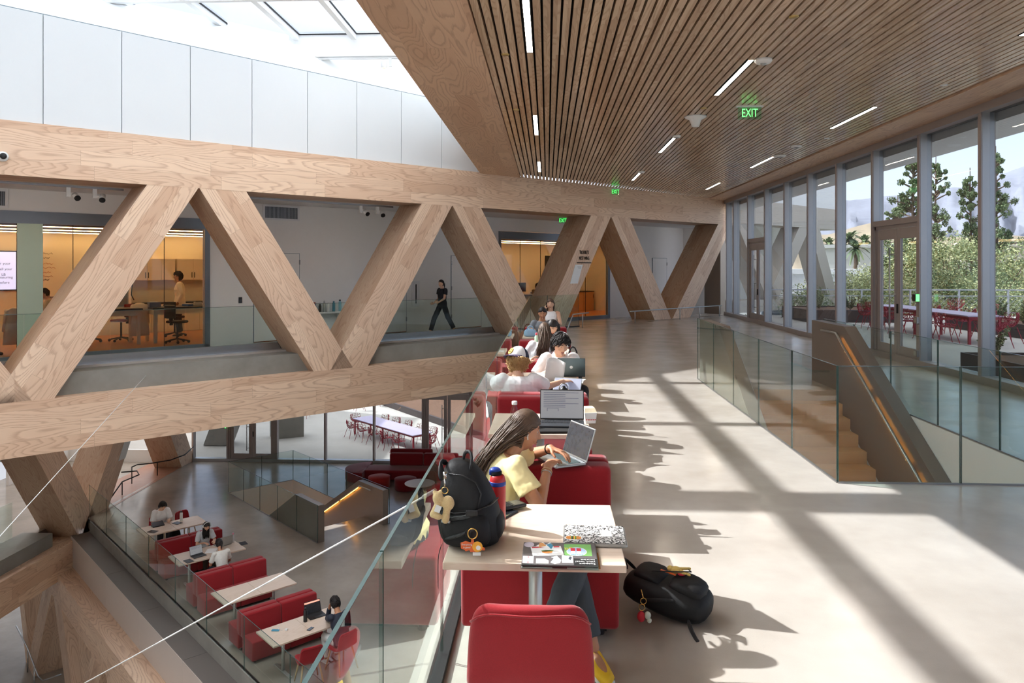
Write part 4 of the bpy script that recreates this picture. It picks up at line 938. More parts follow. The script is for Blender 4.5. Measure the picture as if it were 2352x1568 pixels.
for k in range(26):
    p = a_.lerp(b_, R.uniform(.1, .95))+n_*R.uniform(1.2, 11); plant('shrub', 1+k % 2, (p.x, p.y, LOW+.7+.1*R.random()), R.uniform(.25, .45), 'small young plant on the brown soil mound', 'young plants on the soil mound', 1.5)
t = thing('concrete_bin', 'grey concrete block beyond the lower door', 'block', (-12.0, 34.0, LOW-.03), .5); MB().box(-.7, .7, -.4, .4, 0, 1.05).build('body', 'conc', t, bevel=.01); MB().box(-.72, .72, -.42, .42, 1.05, 1.1).build('lid', 'corten', t)
beam_t = thing('exterior_truss', 'grey leaning outdoor brace beyond the lower glass front', 'truss', (-15.0, 32, LOW)); prism_along('brace', [(0, 0, 0), (1, 0, 0), (2.6, 0, 4.3), (1.6, 0, 4.3)], (0, .9, 0), (1.6, 0, 4.3), 'conc', beam_t)
# ------------------------------------------------------------------ study furniture
def booth(T, w, label, group, modules=1, hb=.79, d=.70, mat='redfelt', hs=.44):
    """back-to-back upholstered bench: x along its length, people sit on both y sides"""
    t = thing('double_bench', label, 'bench', T=T, group=group)
    for k in range(modules):
        a, b = -w/2+w*k/modules+.004, -w/2+w*(k+1)/modules-.004
        for s in (-1, 1):
            y0, y1 = sorted((s*.02, s*.165))
            mb = MB(); v = 4
            yi, yo = s*.006, s*.165
            mb.ext([(a, yi, hs-.1), (a, s*.20, hs-.1), (a, yo, hb), (a, yi, hb)], (b-a, 0, 0))
            mb.build('backrest', mat, t, smooth=True, bevel=.035, seg=4)
            y0, y1 = sorted((s*.15, s*d))
            MB().ext([(a, s*.1, .055), (a, s*(d-.03), .055), (a, s*d, hs), (a, s*.1, hs)], (b-a, 0, 0)).build('seat', mat, t, smooth=True, bevel=.025, seg=4)
            yy = sorted((s*.1, s*(d-.12))); MB().box(a+.06, b-.06, yy[0], yy[1], .01, .06).build('plinth', 'blackplastic', t)
    mb = MB()
    for x in (-w/2+.1, w/2-.1):
        for y in (-d+.12, d-.12): mb.cyl((x, y, 0), (x, y, .06), .025, n=8)
    mb.build('glide', 'blackplastic', t)
    return t
def desk(T, w, d, label, group, modules=1):
    t = thing('study_table', label, 'table', T=T, group=group)
    for k in range(modules):
        a, b = -w/2+w*k/modules+.002, -w/2+w*(k+1)/modules-.002
        MB().box(a, b, -d/2, d/2, .712, .745).build('tabletop', 'tabletop', t, bevel=.004)
    for x in ([0] if modules == 1 else [-w*.27, w*.27]):
        l = MB().cyl((x, 0, .03), (x, 0, .71), .032, n=16).build('column', 'greyleg', t, smooth=True)
        MB().box(x-.03, x+.03, -d/2+.06, d/2-.06, .0, .025).build('foot', 'greyleg', t, bevel=.006)
        MB().box(x-.2, x+.2, -d*.3, d*.3, .695, .712).build('mounting_plate', 'greyleg', t)
    return t
def shell_chair(T, label, group, mat='redfelt'):
    """felt covered bucket chair on oak legs, facing -y"""
    t = thing('felt_chair', label, 'chair', T=T, group=group)
    nu, rows = 9, [(-.235, .455, .2), (-.2, .45, .225), (-.05, .43, .235), (.1, .435, .235), (.185, .47, .232), (.215, .56, .23), (.235, .68, .222), (.25, .77, .205), (.252, .80, .16)]
    vs = []
    for i, (y, z, w) in enumerate(rows):
        for j in range(nu):
            u = j/(nu-1)*2-1; k = u*u
            vs.append((w*u, y-(.05*k if i > 4 else 0), z+(.02*k if i < 5 else -.012*k)))
    mb = MB().add(vs, [(i*nu+j, i*nu+j+1, (i+1)*nu+j+1, (i+1)*nu+j) for i in range(len(rows)-1) for j in range(nu-1)])
    o = mb.build('upholstered_shell', mat, t, smooth=True)
    m = o.modifiers.new('thick', 'SOLIDIFY'); m.thickness = .05; m.offset = 0
    m = o.modifiers.new('round', 'SUBSURF'); m.levels = m.render_levels = 2
    MB().tube([(x, .283-.05*(x/.2)**2, .775-.05*(abs(x)/.215)**5) for x in [-.212+.0265*i for i in range(17)]], .004, 6).build('seam', mat, t, smooth=True)
    for sx in (-1, 1):
        for y0, y1 in ((-.13, -.22), (.12, .22)): MB().cyl((sx*.15, y0, .43), (sx*.22, y1, 0), .019, .012, 10).build('leg', 'oak', t, smooth=True)
    MB().box(-.16, .16, -.02, .02, .395, .415).box(-.02, .02, -.14, .13, .395, .415).build('under_frame', 'greyleg', t)
    return t
gt, gbn = 'study tables along the upper railing', 'red double benches along the upper railing'
ordn = ('nearest', 'second', 'third', 'fourth', 'fifth', 'sixth')
BY = [4.64, 7.02, 9.62, 12.22, 14.85]; TY = [3.51, 5.92, 8.38, 10.98, 13.5]
for k, y in enumerate(BY): booth(TR(-.04, y), .85, ('nearest red felt double bench, the one the girl in yellow sits on', 'second red felt double bench, the boy in the cap leans on it', 'third red felt double bench, behind the boy in the white polo', 'fourth red felt double bench behind the long haired girl', 'farthest red felt double bench in the desk row')[k], gbn, 2 if k else 1, d=.68 if k else .69)
for k, y in enumerate(TY): desk(TR(-.055, y), .77, .79, ('pale wooden table with the backpack and stickered laptop on it', 'pale wooden table with the big open laptop, second in the row', 'pale wooden table between the boy in the cap and the boy in the polo', 'pale wooden table with the green bottle, fourth in the row', 'farthest pale wooden table of the upper desk row')[k], gt)
shell_chair(TR(-.06, 2.86, 0, PI), 'red felt chair seen from behind at the front of the picture', 'red felt chairs')
# lower lounge: rows set square to the lower railing. local x = towards the room, y = along the row
TROW = Matrix.Translation((0, 0, LOW)) @ Matrix.Rotation(PI/4, 4, 'Z')      # x -> (s,s), y -> (-s,s)
rowp = lambda q, s: TROW @ TR(s*S2, -q)        # q: position along (x-y)/sqrt2, s: x+y
gl, gm = 'tables of the lower lounge', 'red double benches of the lower lounge'
for k, q in enumerate((-21.3, -18.72, -15.95, -13.62)):
    desk(rowp(q, 9.72) @ Matrix.Identity(4), 1.62, .78, 'two part wooden table in the lower lounge, ' + ('farthest, with the boy in white', 'with the two students facing each other', 'empty one', 'nearest, with the man in navy')[k], gl, 2)
for k, q in enumerate((-20.05, -17.33, -14.82)): booth(rowp(q, 9.75), 1.62, 'red double bench of the lower lounge, ' + ('farthest', 'middle', 'nearest')[k]+' one', gm, 2, hb=.82, d=.62)
shell_chair(rowp(-12.9, 9.35) @ Matrix.Rotation(PI*.93, 4, 'Z'), 'empty red felt chair at the nearest lower table', 'red felt chairs')
shell_chair(rowp(-12.95, 10.35) @ Matrix.Rotation(PI*1.05, 4, 'Z'), 'red felt chair under the man in navy', 'red felt chairs')
shell_chair(rowp(-22.05, 10.6) @ Matrix.Rotation(.3, 4, 'Z'), 'empty red felt chair beside the boy in white at the farthest lower table', 'red felt chairs')
shell_chair(rowp(-22.1, 9.6), 'red felt chair under the boy in white', 'red felt chairs')
# lounge corner: curved sofa, poufs, round table
t = thing('curved_sofa', 'maroon curved lounge sofa by the lower glass front', 'sofa', (-4.9, 27.55, LOW))
def arc(r0, r1, a0, a1, z0, z1, n=14, e=1.):
    mb = MB(); vs = []
    for i in range(n+1):
        a = a0+(a1-a0)*i/n
        for r, z in ((r0, z0), (r1, z0), (r1, z1), (r0, z1)): vs.append((r*math.cos(a)*e, r*math.sin(a), z))
    fs = [(i*4+j, (i+1)*4+j, (i+1)*4+(j+1) % 4, i*4+(j+1) % 4) for i in range(n) for j in range(4)]+[(3, 2, 1, 0), (n*4, n*4+1, n*4+2, n*4+3)]
    return mb.add(vs, fs)
for nm, parts in (('seat', [(-1.75, 1.6, -.75, .1, .06, .42)]), ('backrest', [(-.95, .3, -.02, .26, .40, .86), (.31, 1.6, -.02, .26, .40, .86)]), ('back_cushion', [(-1.0, .6, .3, .5, .2, .95)])):
    for p_ in parts: MB().box(*p_).build(nm, 'redfelt2', t, smooth=True, bevel=.07, seg=5)
arc(.02, .8, PI*.5, PI*1.5, .06, .42).build('rounded_end', 'redfelt2', t, T=Matrix.Translation((-1.7, .02-.35, 0)), smooth=True, bevel=.05, seg=4)
for k, (x, y, r, h, m, lb) in enumerate([(-6.9, 27.4, .36, .42, 'redfelt2', 'maroon round pouf at the end of the curved sofa'), (-5.92, 26.15, .38, .42, 'redfelt3', 'coral round pouf before the curved sofa'), (-4.95, 25.95, .38, .42, 'redfelt2', 'dark maroon round pouf beside the round table'), (-3.45, 25.3, .36, .42, 'redfelt2', 'maroon round pouf beyond the round table')]):
    t = thing('pouf', lb, 'pouf', (x, y, LOW), group='round poufs of the lounge'); MB().lathe([(r-.03, .02), (r, .05), (r, h-.05), (r-.03, h-.01), (0, h)], n=28).build('cushion', m, t, smooth=True); MB().lathe([(r+.003, h*.93-.01), (r+.006, h*.93), (r+.003, h*.93+.01)], n=28).build('piping', m, t, smooth=True)
t = thing('round_table', 'low round pale table with dark crossed legs by the poufs', 'table', (-4.3, 25.1, LOW)); MB().lathe([(.0, .47), (.5, .47), (.51, .48), (.51, .49), (0, .5)], n=32).build('table_top', 'tabletop', t)
for k in range(3): a = k*2.1+.4; MB().tube([(.34*math.cos(a), .34*math.sin(a), 0), (.1*math.cos(a+2.6), .1*math.sin(a+2.6), .3), (.3*math.cos(a+2.9), .3*math.sin(a+2.9), .47)], .012, 6).build('leg', 'rubber', t)
# ------------------------------------------------------------------ people
CLOUD = bpy.data.textures.new('folds', 'CLOUDS'); CLOUD.noise_scale = .09; CLOUD.noise_depth = 2
def col(name, rgb, rough=.75, **k):
    if name not in M: M[name] = plain(name, rgb, rough, var=.07, scale=30, **k)
    return name
M['skin_a'] = plain('light brown skin', (204, 150, 118), .5, var=.05, scale=40, Subsurface_Weight=.08, Subsurface_Scale=.01)
M['skin_b'] = plain('fair skin', (224, 178, 150), .5, var=.05, scale=40, Subsurface_Weight=.08, Subsurface_Scale=.01)
M['skin_c'] = plain('tan skin', (190, 136, 104), .5, var=.05, scale=40, Subsurface_Weight=.08, Subsurface_Scale=.01)
M['eyewhite'] = plain('eye white', (236, 232, 228), .2, var=.01); M['iris'] = plain('dark iris', (40, 26, 20), .15); M['lip'] = plain('lips', (176, 104, 94), .5)
def hairmat(name, rgb, tip=None):
    g = G(name); v = g.obj(); n = g.noise(v, 34., 2, .6)
    c = srgb(*rgb); c2 = srgb(*(tip or [min(255, x*1.9+10) for x in rgb]))
    M[name] = g.done(g.bsdf(g.mix(g.math('MULTIPLY', n, .7), c, c2), .5, 0, n, .1, .002, Specular_IOR_Level=.4)); return name
hairmat('hair_black', (22, 18, 18)); hairmat('hair_brown', (58, 42, 36), (128, 104, 84)); hairmat('hair_blond', (150, 112, 66), (224, 188, 130))

def headpt(x, y, z, o=0.):
    X, Y, Z = .076*x, .096*y, .120*z
    if z < 0:
        X *= 1-.30*(-z)**1.4
        if y > 0: Y *= 1-.10*(-z)**2
        else: Y *= 1-.42*min(1, -z*1.2)
    if y > 0:
        for sx in (-1, 1): Y -= .011*math.exp(-((X-sx*.031)/.017)**2-((Z-.012)/.013)**2)
        Y -= .004*math.exp(-(X/.04)**2-((Z-.012)/.012)**2)
    p = V((X, Y, Z))
    return p+V((x, y, z)).normalized()*o
def head_mesh(mb, HM, n=28):
    k = 20; vs = []
    for i in range(1, k):
        t = PI*i/k
        for j in range(n): a = 2*PI*j/n; vs.append(HM @ headpt(math.sin(t)*math.cos(a), math.sin(t)*math.sin(a), math.cos(t)))
    vs += [HM @ headpt(0, 0, 1), HM @ headpt(0, 0, -1)]
    fs = [(i*n+j, (i+1)*n+j, (i+1)*n+(j+1) % n, i*n+(j+1) % n) for i in range(k-2) for j in range(n)]
    t, b = len(vs)-2, len(vs)-1
    fs += [(t, j, (j+1) % n) for j in range(n)]+[(b, (k-2)*n+(j+1) % n, (k-2)*n+j) for j in range(n)]
    mb.add(vs, fs)
    P = lambda *p: HM @ V(p); s = HM.to_scale()[0]
    mb.capsule(P(0, .090, .016), .0085*s, P(0, .107, -.024), .0125*s, 10)
    for sx in (-1, 1):
        mb.ball(P(sx*.011, .098, -.028), .0085*s, 8)
        mb.ball((0, 0, 0), (.011, .024, .033), 10, T=HM @ Matrix.Translation((sx*.076, -.012, -.004)))
        mb.capsule(P(sx*.018, .088, .031), .007*s, P(sx*.045, .072, .030), .006*s, 8)
        mb.ball(P(sx*.04, .062, -.03), .022*s, 8)
    mb.ball(P(0, .072, -.096), .0165*s, 8); mb.capsule(P(-.018, .084, -.057), .008*s, P(.018, .084, -.057), .008*s, 8)
def hand_mesh(mb, w, d, n, side, curl=.5, s=1.):
    """w wrist, d along the hand, n the way the palm looks, side: thumb side vector"""
    d = V(d).normalized(); n = (V(n)-d*V(n).dot(d)).normalized(); sd = d.cross(n)
    if sd.dot(V(side)) < 0: sd = -sd
    mb.loft([(w-d*.01*s, sd*.026*s, n*.019*s), (w+d*.03*s, sd*.036*s, n*.016*s), (w+d*.07*s, sd*.042*s, n*.014*s), (w+d*.092*s, sd*.038*s, n*.011*s)], 12)
    for i, (L, o) in enumerate(((.074, .030), (.083, .010), (.076, -.010), (.058, -.029))):
        p = w+d*.085*s+sd*o*s; a = 0.; rr = .0092*s*(1-.05*i)
        for k, f in enumerate((.45, .32, .23)):
            a += curl*(1.0+.12*i)*(.8 if k == 0 else 1.); q = p+(d*math.cos(a)+n*math.sin(a)+sd*(.12-.08*i)*(1-k*.3)).normalized()*L*f*s
            mb.capsule(p, rr, q, rr*.88, 8); p = q; rr *= .9
    p = w+d*.025*s+sd*.03*s; q = p+(d*.62+sd*.62+n*.35).normalized()*.042*s; mb.capsule(p, .0125*s, q, .0105*s, 8)
    mb.capsule(q, .0105*s, q+(d*.85+sd*.15+n*.5).normalized()*.032*s, .008*s, 8)

def seated(p, phi, s=1., lean=.15, seat=.45, table=.77, reach=.38, side=.0, twist=.0):
    p = V(p); f = V((math.cos(phi), math.sin(phi), 0)); r = V((math.sin(phi), -math.cos(phi), 0)); z = V((0, 0, 1))
    up = (z*math.cos(lean)+f*math.sin(lean)+r*side).normalized(); ff = (f-up*f.dot(up)).normalized()
    A = lambda a, b, c: p+r*a*s+f*b*s+z*c
    pel = A(0, 0, seat+.09*s); L = lambda h, b=0, a=0: pel+up*h*s+ff*b*s+r*a*s
    J = dict(f=f, r=r, ff=ff, up=up, s=s, pel=pel, waist=L(.15), chest=L(.31, .01), sh=L(.45, 0), neck=L(.50, .0), head=L(.655, .045+.1*lean), hf=(f-z*.35).normalized())
    for k, q in (('R', 1), ('L', -1)):
        J['sh'+k] = L(.445, 0, q*.168); J['el'+k] = L(.21, .13, q*.23); J['wr'+k] = A(q*.13, reach, table+.035); J['hd'+k] = (f*.9-r*q*.35); J['hn'+k] = -z
        J['hip'+k] = A(q*.085, .02, seat+.085*s); J['kn'+k] = A(q*.11, .44, seat+.055*s); J['an'+k] = A(q*.11, .40, .09); J['to'+k] = A(q*.125, .55, .035)
    return J
def standing(p, phi, s=1., stride=0.):
    p = V(p); f = V((math.cos(phi), math.sin(phi), 0)); r = V((math.sin(phi), -math.cos(phi), 0)); z = V((0, 0, 1))
    A = lambda a, b, c: p+r*a*s+f*b*s+z*c*s
    J = dict(f=f, r=r, ff=f, up=z, s=s, pel=A(0, 0, .93), waist=A(0, 0, 1.08), chest=A(0, .01, 1.25), sh=A(0, 0, 1.40), neck=A(0, 0, 1.45), head=A(0, .04, 1.605), hf=f.copy())
    for k, q in (('R', 1), ('L', -1)):
        t = stride*q
        J['sh'+k] = A(q*.172, 0, 1.39); J['el'+k] = A(q*.21, -.06-t*.10, 1.12); J['wr'+k] = A(q*.2, .04-t*.3, .90); J['hd'+k] = f*.3-z-f*t*.4; J['hn'+k] = -r*q
        J['hip'+k] = A(q*.085, 0, .92); J['kn'+k] = A(q*.09, .04+t*.22, .50); J['an'+k] = A(q*.09, t*.42, .09+max(0, -t)*.07); J['to'+k] = A(q*.1, .14+t*.42, .03)
    return J
def aim(J, x, y, z):
    d = V((x, y, z))-J['head']
    for k, f in (('head', 1), ('neck', .95), ('sh', .9), ('shL', .9), ('shR', .9), ('chest', .5), ('waist', .2), ('elL', .5), ('elR', .5)): J[k] = J[k]+d*f
    return J
NUMP = [0]
def person(label, J, skin='skin_a', hair='short', hcol='hair_black', top='white', topcol=(236, 236, 236), sleeve=.55, pants=(40, 42, 52), shoes=(230, 230, 226), vox=.009, female=False, group=None, curl=.35, ends=None, mid=None, face=True, legs=True, hband=None, loose=0., nstr=360, part=.0, capped=False):
    s = J['s']; root = V((J['pel'].x, J['pel'].y, min(J['toR'].z, J['toL'].z)-.035))
    t = thing('person', label, 'person', root, 0, group); O = -root
    K = {k: (v+O if isinstance(v, V) and k not in ('f', 'r', 'ff', 'up', 'hf', 'hdR', 'hdL', 'hnR', 'hnL') else v) for k, v in J.items()}
    r, ff = K['r'], K['ff']; srv = (K['shR']-K['shL']); sr = srv.normalized(); hw = srv.length/2
    fs_ = K['up'].cross(sr).normalized() if K['up'].cross(sr).dot(ff) > 0 else -K['up'].cross(sr).normalized()
    fm = (ff+fs_).normalized(); rm = (r+sr).normalized()
    def torso(mb, e, low=0.):
        secs = [(K['pel']-K['up']*.09*s, r*(.10*s+e), ff*(.08*s+e)), (K['pel']-K['up']*.03*s, r*(.162*s+e), ff*(.115*s+e)), (K['pel']+K['up']*.05*s, r*(.155*s+e), ff*(.11*s+e)), (K['waist'], rm*((.122 if female else .135)*s+e), fm*(.092*s+e)), (K['chest'], rm*((.142 if female else .156)*s+e), fm*((.112 if female else .115)*s+e)), (K['chest'].lerp(K['sh'], .6), sr*(hw*.93+e*.8), fs_*(.098*s+e)), (K['sh'], sr*(hw*.82+e*.6), fs_*(.07*s+e)), (K['neck']-K['up']*.005*s, sr*(.075*s+e*.3), fs_*(.058*s+e*.3))]
        mb.loft(secs, 18)
        for k in ('RL' if sleeve > 0 or e == 0 else ''): mb.ball(K['sh'+k]-sr*(.02*s if k == 'R' else -.02*s), .053*s+e, 12)
    hf = K['hf'].normalized(); ru = hf.cross(V((0, 0, 1))).normalized()
    if 'hr' in K: ru = K['hr']
    uh = ru.cross(hf).normalized(); HM = Matrix((ru, hf, uh)).transposed().to_4x4(); HM.translation = K['head']; HM = HM @ Matrix.Scale(s*.97, 4)
    mb = MB(); torso(mb, 0)
    mb.capsule(K['neck']-K['up']*.04*s, .056*s, HM @ V((0, -.022, -.06)), .052*s, 14); head_mesh(mb, HM)
    for k in 'RL':
        mb.capsule(K['sh'+k], .047*s, K['el'+k], .038*s); mb.capsule(K['el'+k], .038*s, K['wr'+k], .025*s)
        th = (K['shL']-K['shR']) if k == 'R' else (K['shR']-K['shL'])
        hand_mesh(mb, K['wr'+k], K['hd'+k], K['hn'+k], th, K.get('curl', curl), s)
        if legs:
            mb.capsule(K['hip'+k], .082*s, K['kn'+k], .054*s); mb.capsule(K['kn'+k], .052*s, K['an'+k], .034*s); mb.capsule(K['an'+k]-V((0, 0, .03)), .034*s, K['to'+k], .028*s)
    def skinned(mb, nm, m, v, disp=0, smooth_it=2):
        o = mb.build(nm, m, t, smooth=True)
        q = o.modifiers.new('remesh', 'REMESH'); q.mode = 'VOXEL'; q.voxel_size = v; q.use_smooth_shade = True
        if smooth_it: q = o.modifiers.new('smooth', 'SMOOTH'); q.factor = .5; q.iterations = smooth_it
        if disp: q = o.modifiers.new('folds', 'DISPLACE'); q.texture = CLOUD; q.strength = disp; q.mid_level = .55; q.texture_coords = 'LOCAL'
        return o
    skinned(mb, 'body', skin, vox, smooth_it=3 if vox < .007 else 1)
    # clothes
    mb = MB(); torso(mb, .013+loose)
    for k in 'RL':
        if sleeve > 0:
            a, b, c = K['sh'+k], K['el'+k], K['wr'+k]
            if sleeve <= 1: mb.capsule(a, .057*s+loose, a.lerp(b, sleeve), (.056+.012*(sleeve < .9))*s+loose, 14, flat=True)
            else: mb.capsule(a, .057*s+loose, b, .05*s+loose, 14); mb.capsule(b, .05*s+loose, b.lerp(c, sleeve-1), .038*s+loose*.6, 14, flat=True)
    skinned(mb, 'shirt', col('cloth '+top, topcol), max(vox, .007), .014)
    if legs:
        mb = MB(); mb.loft([(K['pel']-K['up']*.09*s, r*.12*s, ff*.10*s), (K['pel']-K['up']*.03*s, r*.178*s, ff*.13*s), (K['pel']+K['up']*.06*s, r*.166*s, ff*.122*s)], 16)
        for k in 'RL':
            mb.capsule(K['hip'+k], .094*s, K['kn'+k], .07*s+loose); mb.capsule(K['kn'+k], .07*s+loose, K['an'+k]+(K['kn'+k]-K['an'+k])*.08, (.054+loose*1.5)*s, 14, flat=True)
        skinned(mb, 'trousers', col('trousers '+str(pants), pants), max(vox, .009), .014)
        for k in 'RL':
            a, b = K['an'+k], K['to'+k]; d = (b-a); d.z = 0; d = d.normalized() if d.length > .01 else ff
            q = Matrix((d.cross(V((0, 0, 1))), d, V((0, 0, 1)))).transposed().to_4x4(); q.translation = V((a.x, a.y, min(b.z, a.z)-.03))
            m2 = MB(); m2.loft([((0, y, z), (w, 0, 0), (0, 0, h)) for y, z, w, h in ((-.07, .045, .02, .03), (-.05, .045, .038, .045), (.02, .045, .042, .05), (.1, .032, .046, .034), (.17, .026, .04, .026), (.195, .022, .015, .014))], 14)
            so_ = m2.build('shoe', col('shoe '+str(shoes), shoes, .6), t, q, smooth=True)
            MB().loft([((0, y, .004), (w, 0, 0), (0, 0, .012)) for y, w in ((-.075, .025), (-.05, .042), (.1, .05), (.17, .044), (.2, .018))], 14).build('sole', 'whiteplastic', so_, smooth=True)
    if face:
        for sx in (-1, 1):
            m2 = MB().ball((0, 0, 0), .0112, 12).ball((0, .0062, 0), .0064, 10, mat=1); m2.build('eye', ['eyewhite', 'iris'], t, HM @ Matrix.Translation((sx*.030, .0695, .0115)), smooth=True)
            MB().tube([(sx*.015, .0925, .037), (sx*.032, .0885, .0405), (sx*.050, .0735, .034)], [.0026, .003, .0015], 6).build('eyebrow', hcol, t, HM, smooth=True)
        MB().tube([(-.022, .086, -.057), (-.008, .0945, -.054), (.008, .0945, -.054), (.022, .086, -.057)], [.0015, .0038, .0038, .0015], 6).tube([(-.02, .086, -.0595), (0, .0945, -.0635), (.02, .086, -.0595)], [.0015, .0045, .0015], 6).build('lips', 'lip', t, HM, smooth=True)
    # hair: a cap over the skull, then locks
    NUMP[0] += 1; rnd = random.Random(NUMP[0]); n, k = 40, 26; vs = []; surf = []
    long_ = hair == 'long'
    for i in range(1, k):
        th = PI*i/k
        for j in range(n):
            a = 2*PI*j/n; x, y, z = math.sin(th)*math.cos(a), math.sin(th)*math.sin(a), math.cos(th)
            zl = .60-.34*abs(x) if y > .35 else (-.15 if y > -.05 else -.62) if not long_ else (-.35 if y > -.05 else -.9)
            if -.05 <= y <= .35: zl = zl if False else (.42*((y+.05)/.4)+(-.15 if not long_ else -.3)*(1-(y+.05)/.4))
            inn = z < zl or (capped and z > .18)
            o_ = -.016 if inn else .014+(.002 if long_ else .008)*noise.noise(V((x*5, y*5, z*5+NUMP[0])))+(.01 if hair == 'messy' else 0)*(1+noise.noise(V((x*9, y*9, z*9))))
            p = headpt(x, y, z, o_); vs.append(HM @ p)
            if not inn: surf.append((p, V((x, y, z))))
    vs += [HM @ headpt(0, 0, 1, .016), HM @ headpt(0, 0, -1, -.016)]
    fs = [(i*n+j, (i+1)*n+j, (i+1)*n+(j+1) % n, i*n+(j+1) % n) for i in range(k-2) for j in range(n)]; tt, bb = len(vs)-2, len(vs)-1
    fs += [(tt, j, (j+1) % n) for j in range(n)]+[(bb, (k-2)*n+(j+1) % n, (k-2)*n+j) for j in range(n)]
    mb = MB().add(vs, fs)
    if long_:
        E_ = V(ends)+O; M_ = V(mid)+O
        for q in range(nstr):
            p, d = rnd.choice(surf)
            if d.y > .45 and d.z < .35: continue
            p0 = HM @ (p+d*.001); pm = HM @ headpt(d.x*1.0, min(d.y, .1)*.9-.25, -.25+.5*max(0, d.z), .030+rnd.uniform(0, .018))
            u = sr*rnd.uniform(-1, 1); fw = fs_*rnd.uniform(-1, 1)
            m_ = M_+u*.078*s+fw*.03*s+V((rnd.gauss(0, .008), rnd.gauss(0, .008), rnd.gauss(0, .012))); e_ = E_+u*.088*s+fw*.04*s+V((0, 0, rnd.uniform(-.05, .06)))
            pts = []
            for i in range(9):
                f_ = i/8; A_ = [p0, pm, m_, e_]; b3 = [(1-f_)**3, 3*f_*(1-f_)**2, 3*f_*f_*(1-f_), f_**3]
                pts.append(sum((A_[c]*b3[c] for c in range(4)), V((0, 0, 0)))+u*(.006*math.sin(f_*9+q)*f_))
            w_ = rnd.uniform(.7, 1.2)*s*(.8 if nstr < 400 else .62); mb.tube(pts, [.0012*w_, .0045*w_]+[.0065*w_]*4+[.005*w_, .0035*w_, .001], 5)
    else:
        for q in range(0 if hair == 'tied' else 760 if hair == 'messy' else 420):
            p, d = rnd.choice(surf)
            tg = V((d.x*.75+.25+rnd.gauss(0, .16), (.65 if d.y > -.1 else -.35)+rnd.gauss(0, .16), -.55+rnd.gauss(0, .14))); tg = (tg-d*tg.dot(d)*.92).normalized()
            if d.y > .25: tg = V((.75+rnd.gauss(0, .2), .35, -.28+rnd.gauss(0, .12))); tg = (tg-d*tg.dot(d)*.85).normalized()
            L = (.055 if hair == 'messy' else .032)*rnd.uniform(.7, 1.25); b_ = V((rnd.gauss(0, .006), rnd.gauss(0, .006), rnd.gauss(0, .006))) if hcol == 'hair_blond' else V((0, 0, 0))
            mb.tube([HM @ (p-d*.004), HM @ (p+tg*L*.4+d*.005+b_), HM @ (p+tg*L*.75+d*.003-b_), HM @ (p+tg*L-d*.003)], [.0050*s, .0048*s, .0034*s, .001], 5)
        if hair == 'tied': mb.ball((0, 0, 0), (.032, .036, .034), 14, T=HM @ Matrix.Translation((0, -.115, -.02))).tube([HM @ V((0, -.12, -.02)), HM @ V((.01, -.14, -.08)), HM @ V((.0, -.12, -.17))], [.022*s, .02*s, .004], 8)
    mb.build('hair', hcol, t, smooth=True)
    if hband:
        m2 = MB().tube([(.092*math.cos(a), 0, .02+.122*math.sin(a)) for a in [PI*i/14 for i in range(15)]], .010, 8); m2.build('headphone_band', hband, t, HM, smooth=True)
        for sx in (-1, 1): MB().cyl((sx*.082, -.005, -.002), (sx*.112, -.005, -.002), .038, .034, 16).build('headphone_cup', hband, t, HM, smooth=True, bevel=.006)
    t['_HM'] = [c for row in (Matrix.Translation(root) @ HM) for c in row]
    return t, HM, K, root
Z = V((0, 0, 1))
# girl in yellow: sits on the nearest bench, turned to the aisle, typing over the bench back
J = seated((-.25, 4.18, 0), .12, .98, .45, table=.8)
J.update(head=V((-.135, 4.27, 1.045)), neck=V((-.215, 4.22, .935)), sh=V((-.215, 4.215, .905)), chest=V((-.26, 4.18, .78)), waist=V((-.27, 4.15, .63)), pel=V((-.26, 4.12, .52)), shR=V((-.17, 4.07, .885)), shL=V((-.205, 4.36, .865)), elR=V((-.045, 4.00, .70)), wrR=V((.005, 4.24, .855)), hdR=V((.35, .95, .12)), hnR=V((.2, .2, -1)), elL=V((-.09, 4.61, .83)), wrL=V((.02, 4.44, .905)), hdL=V((.8, -.55, -.12)), hnL=V((0, -.3, -1)), hf=V((.94, .30, -.22)), ff=V((.9, .1, -.4)).normalized(),
         hipR=V((-.22, 4.03, .53)), hipL=V((-.21, 4.2, .53)), knR=V((.16, 3.82, .50)), knL=V((.10, 3.93, .52)), anR=V((-.04, 3.55, .12)), toR=V((-.07, 3.42, .035)), anL=V((.225, 3.72, .10)), toL=V((.275, 3.58, .035)))
GIRL = person('girl in a pale yellow shirt typing on a laptop over the bench back', J, 'skin_c', 'long', 'hair_brown', 'pale yellow', (240, 226, 168), .62, (66, 72, 80), (244, 196, 40), .0045, True, curl=.3, ends=(-.395, 4.14, .79), mid=(-.335, 4.20, .97), nstr=620, loose=.004)
t, HM, K, root = GIRL
MB().ball((.078, .0, -.006), .010, 10).capsule((.080, .002, -.008), .0042, (.082, .010, -.032), .0036, 8).build('earbud', 'whiteplastic', t, HM, smooth=True)
for k, f, m in (('R', .86, 'oak'), ('R', .80, 'silver'), ('L', .9, 'rubber')):
    p, q = K['el'+k], K['wr'+k]; c = p.lerp(q, f); d = (q-p).normalized(); a_ = d.orthogonal().normalized(); b_ = d.cross(a_); MB().tube([c+(a_*math.cos(x)+b_*math.sin(x))*.0285 for x in [2*PI*i/18 for i in range(18)]], .0032, 6, closed=True).build('bracelet', m, t, smooth=True)
